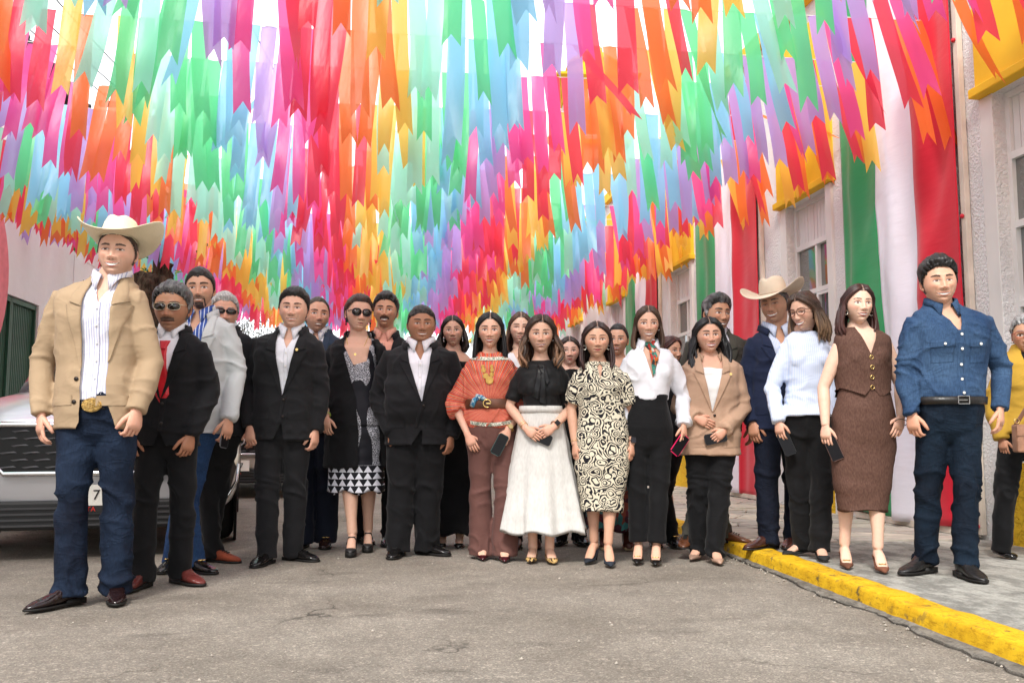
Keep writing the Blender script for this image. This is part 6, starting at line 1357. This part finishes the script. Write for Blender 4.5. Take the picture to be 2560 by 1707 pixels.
# 21 ---- hat and navy blazer
p = person(seed=21, sh=0.065, c=(2.74,6.07,.07), H=1.82, hx=-.02, sa=(-.165,1.40), sb=(.20,1.40), ea=(-.225,1.08), wa=(-.205,.845), ft=[(-.12,-.06,-60), (.10,.06,-35)], wya=-.07, bulk=1.15, ww=.17, hy=-.03,
    hh=.25, skin=SK_T, hairc=(.05,.048,.047), look=(-36,6,-6), neckk=1.15, face=dict(smile=1.0, teeth=.0055, w=1.05, jaw=.1, eye=.0018, stubble=.25, chin=.4),
    label='laughing man in beige felt cowboy hat and navy blazer looking to the left', handa=(-45,0,0,.7), handb=(60,0,0,.5))
trousers(p, 'jeans', denim('navy_jeans', (.004,.006,.014), (.008,.012,.026)), (.105,.082,.074)); shirt(p, stripes('light_blue_fine_stripe', (.60,.66,.80), (.45,.53,.72), .010, .4), z0=.95, vneck=.085); jacket(p, cloth('navy_blazer_cloth', (.010,.016,.042)), 1.08, .80, vw=.10, grow=.03, pocket=.95)
hair_short(p, (.05,.048,.047), top=.006, side=.006, hl=.06, c2=(.22,.21,.2))
felt = plain('beige_felt', (.60,.50,.39), .9, .2, bump=.1, bsc=200); cowboy_hat(p, felt, plain('felt_band', (.52,.42,.32), .8), tilt=2, k=1.02, curl=.07, brimk=1.5, brimy=1.35)
for f in p['ft']: shoe(p, f, 'boot', leather('brown_boot_leather', (.055,.018,.012), .25, 50, .2))
# 22 ---- glasses, striped peplum top, highlights
p = person(sex='f', seed=22, sh=0.075, c=(2.71,5.61,.07), H=1.69, hx=.0, sa=(-.125,1.325), sb=(.155,1.32), ea=(-.205,1.07), wa=(-.195,.845), eb=(.18,1.07), wb=(.17,.85), ft=[(-.02,.08,-70), (.03,-.10,-8)], wya=-.07, hy=-.045,
    hh=.228, skin=(.54,.33,.24), hairc=(.05,.025,.015), look=(-52,9,-4), heel=.012, bare=True, barefoot='flat', face=dict(smile=1.0, teeth=.0058, w=.96, eye=.0022, lip=(.45,.16,.14)),
    label='laughing woman in glasses and pale blue striped peplum top, facing left', handa=(-50,0,0,.55), handb=(60,0,0,.5))
trousers(p, 'trousers', m_blackt, (.098,.078,.072), hemz=.04, waist=.56)
m_ps = stripes('pale_blue_stripe_cotton', (.62,.68,.82), (.52,.61,.80), .0125, .40)
o, t = garment(p, 'peplum_top', m_ps, .885, 1.43, .016, 1.0, sg=.018, cuff=.042, puff=.0, amp=.006, kind='shirt', flare=.022)
hair_long(p, (.045,.024,.015), (.34,.21,.12), length=.20, n=64, vol=.016, frontside=.3, spread=.02, wave=.004, tipmix=1.0, wid=.013)
glasses(p, frame=(.12,.04,.02), w_=.026, h=.022, dark=False, r=.0022, squ=2.2); bangle(p, 'a', (.10,.03,.03), .012, .003, metal=0); bangle(p, 'a', (.6,.5,.4), .022, .002)
for f in p['ft']: shoe(p, f, 'flat', leather('black_knit_flat', (.010,.010,.010), .8, 200, .3))
phone(p, 'a', (.008,.008,.009), 'black phone held low by the woman in blue striped top', (.04,-.02,-.135), (0,-22,-20))
# 23 ---- brown waistcoat and pencil skirt
p = person(sex='f', seed=23, sh=0.03, c=(2.78,5.11,.07), H=1.665, hx=.03, sa=(-.105,1.335), sb=(.225,1.345), ea=(-.175,1.045), wa=(-.19,.815), eb=(.285,1.06), wb=(.225,.865), ft=[(-.065,.08,-14), (.07,-.08,-10)], wya=-.03, wyb=-.10, px=.045, hw=.178, ww=.138,
    hh=.222, skin=(.62,.40,.30), hairc=(.035,.012,.010), look=(2,-3,2), heel=.045, bare=True, barefoot='kitten', armk=1.15, face=dict(smile=.8, teeth=.004, lip=(.32,.04,.04), w=1.0, browc=(.05,.03,.02)),
    label='woman in sleeveless brown waistcoat and matching pencil skirt on the pavement edge', handa=(-45,0,0,.45), handb=(10,0,0,.3,(-.35,-.15,-.9)))
m_brn = N('brown_herringbone', .85, .25); m_brn.col(m_brn.ramp(m_brn.noise(140, 2, vec=m_brn.map((1,1,.4))), [(.3, (.075,.036,.026)), (.7, (.125,.064,.047))])); m_brn.bump(m_brn.noise(200, 2), .3, .001); m_brn.bump(m_brn.noise(7, 4), .3, .02); m_brn = m_brn.m
skirt(p, 'pencil_skirt', m_brn, 1.06, .325, .142, .142, .108, .112, 0, 5, cx=.02, cxw=.055, mid=.188, wob=.012)
o, t = garment(p, 'waistcoat', m_brn, .985, 1.40, .016, 0, sg=.01, amp=.005, kind='shirt', flare=.004, polys=[[(.06,1.235), (-.005,1.40), (.0,1.46), (.12,1.46), (.125,1.40)], [(.06,1.045), (.015,.995), (-.10,1.04), (-.16,.96), (-.16,.93), (.26,.93), (.26,.96), (.215,1.035), (.11,.985)]])
for i in range(4): c = onsurf(t, .06, 1.215-.058*i, .004); G().torus(c, .0105, .0025, 'y').build('gold_rimmed_button', gm, p['root'], True)
patch(t, [(.056,1.225), (.062,1.225), (.062,1.05), (.056,1.05)], .003, 2, 12, 0).build('front_edge', m_brn, p['root'])
hair_long(p, (.035,.012,.010), (.07,.025,.02), length=.215, n=54, vol=.011, part=.004, frontside=0, spread=.022, wave=.004, wid=.014); earrings(p, 'hoop', (.75,.70,.6), .013)
bangle(p, 'b', (.01,.01,.01), -.035, .0025, metal=0, k=1.3)
for f in p['ft']: shoe(p, f, 'kitten', leather('tan_suede', (.17,.06,.03), .85, 200, .2), trim=True)
phone(p, 'a', (.10,.05,.04), 'dark phone with brown case held by the woman in brown waistcoat', (.035,-.02,-.125), (0,-22,-30))
# 24 ---- denim shirt man
p = person(seed=24, sh=0.045, c=(3.08,4.78,.07), H=1.765, hx=.04, sa=(-.105,1.40), sb=(.315,1.41), ea=(-.15,1.11), wa=(-.145,.88), eb=(.40,1.13), wb=(.335,.905), ft=[(-.06,.09,-60), (.075,-.09,0)], bulk=1.1, ww=.175, hw=.168, px=.075, wyb=-.05, armk=1.0, legk=.92,
    hh=.244, skin=(.55,.315,.215), hairc=(.010,.008,.008), look=(-10,0,-3), neckk=1.1, face=dict(smile=.95, teeth=.005, w=1.03, jaw=.08, eye=.0028, stubble=.2, browt=.0042),
    label='smiling man in blue denim shirt and dark jeans at the right on the pavement', handa=(-60,0,0,.8), handb=(48,0,0,.55))
trousers(p, 'jeans', denim('ink_blue_jeans', (.002,.005,.012), (.008,.020,.038)), (.100,.078,.070), hemz=.06, amp=.010, waist=.56)
m_den = denim('denim_shirt_cloth', (.018,.046,.110), (.06,.115,.21))
o, t = garment(p, 'denim_shirt', m_den, .965, None, .022, 1.0, cuff=.050, amp=.010, kind='shirt', flare=-.002, polys=[[(.083,1.325), (.012,1.45), (.015,1.56), (.11,1.56), (.125,1.45)]])
collar(p, m_den, spread=.07, drop=.055, open_=1.0, k=1.02)
patch(t, [(.07,1.34), (.104,1.34), (.104,.975), (.07,.975)], .003, 3, 22, 0).build('placket', m_den, p['root'], True)
ppb = plain('pearl_button', (.75,.74,.70), .3)
for z in (1.315, 1.235, 1.15, 1.07, .995): c = onsurf(t, .087, z, .007); G().tube([c, (c[0], c[1]-.003, c[2])], .0075, 10, up=(0,0,1)).build('button', ppb, p['root'])
for x0 in (-.065, .135):
    patch(t, [(x0,1.27), (x0+.115,1.275), (x0+.112,1.165), (x0+.004,1.16)], .003, 8, 6, 0).build('breast_pocket', m_den, p['root'], True); patch(t, [(x0-.003,1.285), (x0+.118,1.29), (x0+.118,1.25), (x0-.003,1.245)], .007, 8, 4, 0).build('pocket_flap', m_den, p['root'], True)
    c = onsurf(t, x0+.058, 1.262, .012); G().tube([c, (c[0], c[1]-.003, c[2])], .0075, 10, up=(0,0,1)).build('button', ppb, p['root'])
belt(p, leather('black_belt', (.012,.01,.009), .35), .955, .042, .026)
q = torso_secs(p, .026); yb_ = at2(None, p, q, .955); g = G(); bx_ = .085; y_ = yb_[2]-yb_[4]-.004
for a, b in (((bx_-.03,.935),(bx_-.03,.977)), ((bx_-.03,.977),(bx_+.03,.977)), ((bx_+.03,.977),(bx_+.03,.935)), ((bx_+.03,.935),(bx_-.03,.935)), ((bx_-.03,.955),(bx_+.02,.955))): g.tube([(a[0], y_, a[1]), (b[0], y_, b[1])], .003, 6, up=(0,1,0))
g.build('belt_buckle', plain('silver_metal', (.6,.6,.6), .25, .5, 1), p['root'])
hair_short(p, (.010,.008,.008), top=.030, side=.008, hl=.062, quiff=.010, jag=.010, burn=-.014); watch(p, 'b', (.015,.015,.02), (.02,.02,.025), False)
for f in p['ft']: shoe(p, f, 'boot', leather('black_ostrich_leather', (.012,.011,.011), .35, 55, .6))
# 25 ---- older woman at the right edge
p = person(sex='f', seed=25, sh=0.04, c=(4.02,5.36,.07), H=1.53, hx=.075, sa=(-.09,1.22), sb=(.235,1.22), ft=[(-.13,.06,10), (.08,-.08,30)], hh=.236, skin=SK_T, hairc=(.2,.2,.2), look=(-32,0,0), bulk=1.15, px=.03, wyb=-.05,
    face=dict(smile=-.2, w=1.04, lip=(.30,.12,.10)), label='grey haired older woman in glasses and mustard jacket at the right edge', **AH())
trousers(p, 'trousers', m_blackt, (.10,.078,.07)); m_mus = cloth('mustard_jacket_cloth', (.45,.27,.035)); garment(p, 'black_top', m_blackt, .8, 1.29, .012, 0, kind='shirt')
garment(p, 'mustard_jacket', m_mus, .78, None, .030, 1.0, amp=.008, polys=[[(.05,.75), (.045,1.05), (.0,1.24), (.03,1.36), (.12,1.36), (.15,1.24), (.095,1.05), (.09,.75)]])
hair_short(p, (.24,.24,.24), top=.026, side=.018, hl=.064, jag=.008, c2=(.5,.5,.5), burn=.01); glasses(p, frame=(.35,.08,.04), w_=.027, h=.019, dark=False, r=.002); earrings(p, 'stud', (.8,.8,.8))
for f in p['ft']: shoe(p, f, 'flat', m_shoeb)
bag = empty('shoulder_bag', (3.93, 5.14, .07), -YAW, 'tan leather shoulder bag hanging at the older woman in mustard', 'bag')
mbag = leather('tan_bag_leather', (.36,.18,.11), .45, 120, .2)
G().box(-.10,.10,-.035,.035,.66,.83).build('bag_body', mbag, bag, bev=.012); G().box(-.102,.102,-.040,-.036,.76,.828).build('flap', mbag, bag, bev=.001)
G().tube([V(-.09,0,.82), V(.02,-.02,1.0), V(.14,-.02,1.22), V(.20,.06,1.33), V(.17,.17,1.22), V(.06,.08,.9), V(.09,0,.82)], [(.013,.0025)]*7, 6, up=(0,1,0)).build('strap', leather('brown_strap', (.16,.065,.035), .45, 120, .1), bag)
G().torus((-.085,-.01,.85), .015, .003, 'y').build('ring', gm, bag)
# ================================================================== vehicles behind the group
def suv(loc, rz, body, label, detail=True):
    r = empty('parked_car', loc, rz, label, 'car'); L = 4.7
    k = N('car_paint_%d' % int(body[0]*100), .28, .5, .45); k.col(body); k.inp('Coat Weight', .8); k.inp('Coat Roughness', .05); M = k.m
    blk = plain('black_plastic', (.02,.02,.02), .5); chrome = plain('chrome_trim', (.75,.75,.75), .12, .5, 1); gl = plain('car_glass', (.02,.022,.025), .04, .8)
    def ring(y, hw, z0, z1, crown=.05, n=28, e=5):
        o_ = []
        for j in range(n):
            a = 2*math.pi*j/n; c, s = math.cos(a), math.sin(a); x = hw*math.copysign(abs(c)**(2/e), c); z = (z0+z1)/2+(z1-z0)/2*math.copysign(abs(s)**(2/e), s)
            if s > 0: z += crown*(1-(x/hw)**2)*(1 if s > .5 else 0)
            if s > .1: x *= 1-.06*s
            o_.append((x, y, z))
        return o_
    g = G(); g.rings([ring(y, hw, z0, z1, cr) for y, hw, z0, z1, cr in ((-.02,.62,.40,.90,.0), (.03,.78,.28,.97,.01), (.12,.89,.23,1.02,.02), (.30,.95,.22,1.07,.04), (.55,.975,.22,1.11,.05), (.95,.985,.22,1.15,.05), (1.35,.985,.22,1.18,.03), (2.3,.985,.24,1.18,.0), (3.6,.98,.26,1.18,.0), (4.3,.93,.30,1.05,.0), (4.62,.86,.38,.98,0), (4.7,.7,.45,.9,0))])
    me = g.mesh('body', [M]); bm = bmesh.new(); bm.from_mesh(me)
    bm.to_mesh(me); bm.free(); mkobj('body', me, r, None, True)
    g = G(); g.rings([ring(y, hw, 1.0, z1, .03, 24, 3.2) for y, hw, z1 in ((1.25,.80,1.14), (1.75,.80,1.46), (2.15,.76,1.66), (3.2,.76,1.70), (4.1,.76,1.64), (4.6,.74,1.1))]); g.build('cabin', gl, r, True)
    g = G(); g.rings([ring(y, hw, z0, z1, .03, 24, 4) for y, hw, z0, z1 in ((2.05,.66,1.63,1.67), (2.3,.72,1.64,1.71), (3.3,.73,1.66,1.74), (4.3,.70,1.60,1.67))]); g.build('roof', M, r, True)
    for sx in (-1, 1):
        for y in (.98, 3.75):
            w_ = G(); w_.torus((sx*.86, y, .35), .26, .09, 'x', 28, 10); tyre = w_.build('tyre', plain('tyre_rubber', (.012,.012,.012), .8), r, True)
            q = G(); q.tube([(sx*.90, y, .35), (sx*.955, y, .35)], [.20, .19], 24, up=(0,0,1)); 
            q.build('rim', plain('alloy', (.4,.4,.4), .3, .5, .9), r)
            q = G(); q.torus((sx*.957, y, .36), .375, .028, 'x', 30, 6, .5); q.build('wheel_arch', blk, r, True)
            q = G(); q.tube([(sx*.95, y, .35), (sx*.972, y, .35)], [.36, .36], 30, up=(0,0,1)); q.build('wheel_well', plain('well_black', (.006,.006,.006), .9), r)
        q = G(); q.ball((sx*1.06, 1.55, 1.13), (.11, .06, .075), 14, 10); q.build('mirror', M, r, True)
        q = G(); q.raw([(sx*.64,-.0,.88), (sx*.84,.07,.85), (sx*.97,.30,.90), (sx*.965,.45,1.04), (sx*.84,.12,.985), (sx*.66,.035,.965)], [(0,1,2,3,4,5)]); v0 = [(a[0]+sx*.012, a[1]-.02, a[2]) for a in q.v]; q = G(); q.rings([[(a[0]-sx*.03, a[1]+.04, a[2]) for a in v0], v0]); hl = q.build('headlight', plain('headlamp_glass', (.55,.58,.62), .05, .9, .3), r)
        q = G(); q.ball((sx*.74,.01,.915), (.035,.02,.025)); q.ball((sx*.84,.06,.92), (.035,.02,.025)); q.build('lamp', plain('lamp_white', (.85,.85,.85), .1, .9), hl, True)
        q = G(); q.raw([(sx*.70,-.035,.40), (sx*.90,.09,.38), (sx*.955,.20,.60), (sx*.93,.14,.66), (sx*.84,.02,.50)], [(0,1,2,3,4)]); v0 = [(a[0]+sx*.01, a[1]-.012, a[2]) for a in q.v]; q = G(); q.rings([[(a[0]-sx*.03, a[1]+.05, a[2]) for a in v0], v0]); q.build('bumper_vent', blk, r)
        q = G(); q.tube([(sx*.90,.07,.385), (sx*.968,.185,.50), (sx*.975,.24,.62)], .012, 8); q.build('vent_trim', chrome, r, True)
    # grille
    y = -.045; out = [(-.55,.905), (-.62,.86), (-.60,.66), (-.52,.575), (.52,.575), (.60,.66), (.62,.86), (.55,.905)]
    g = G(); g.rings([[(x, y+.03, z) for x, z in out], [(x, y-.0, z) for x, z in out]]); gr = g.build('grille', plain('grille_black', (.006,.006,.006), .4), r)
    g = G(); P = [V(x, y-.005, z) for x, z in out]; g.tube(P+[P[0], P[1]], .020, 8, caps=False); g.build('grille_surround', chrome, gr, True)
    me = G().raw([(-.055,0,0), (.035,0,.010), (.055,0,0), (-.035,0,-.010), (0,-.012,0)], [(0,4,1),(1,4,2),(2,4,3),(3,4,0)]).mesh('grille_bar', [plain('grey_grille_bar', (.10,.10,.105), .3)])
    for j in range(6):
        for i in range(8):
            x = -.50+i*.14+(.07 if j % 2 else 0)
            if abs(x) < .56: o = mkobj('grille_bar', me, gr); o.location = (x, y-.004, .62+j*.048)
    g = G(); g.torus((0, y-.015, .75), .062, .008, 'y', 26, 8, 1, 1.4, 1); g.build('badge', chrome, gr, True)
    g = G(); g.box(-.80,.80,-.05,.1,.20,.395); g.build('lower_grille', blk, r, bev=.02)
    for i in range(4): G().box(-.66,.66,-.062,-.045,.225+i*.038,.238+i*.038).build('lower_bar', plain('grey_plastic', (.05,.05,.052), .4), r)
    pl = G().box(-.16,.16,-.075,-.066,.36,.50).build('number_plate', plain('plate_white', (.75,.74,.66), .5), r)
    def text(s, x, z, size, col, par):
        cu = bpy.data.curves.new('t', 'FONT'); cu.body = s; cu.size = size; cu.extrude = .001; cu.align_x = 'CENTER'; ob = bpy.data.objects.new('t', cu); COL.objects.link(ob)
        dg = bpy.context.evaluated_depsgraph_get(); me = bpy.data.meshes.new_from_object(ob.evaluated_get(dg)); bpy.data.objects.remove(ob); me.materials.clear(); me.materials.append(plain('ink_%d' % int(col[0]*100), col, .6)); me.transform(Matrix.Translation((x, -.078, z)) @ Matrix.Rotation(math.pi/2, 4, 'X')); mkobj('lettering', me, par)
    text('7', .06, .40, .095, (.02,.02,.02), pl); text('-', .0, .40, .08, (.02,.02,.02), pl)
    st = G().box(-.16,.16,-.073,-.066,.315,.358).build('plate_strip', blk, r); text('TA', .03, .322, .045, (.6,.03,.02), st)
    return r
suv((-1.97, 6.72, 0), math.radians(8), (.58,.58,.60), 'silver family car parked nose towards the group at the left')
suv((-1.85, 12.6, 0), math.radians(0), (.62,.58,.50), 'pale champagne car parked behind, glimpsed between the legs')
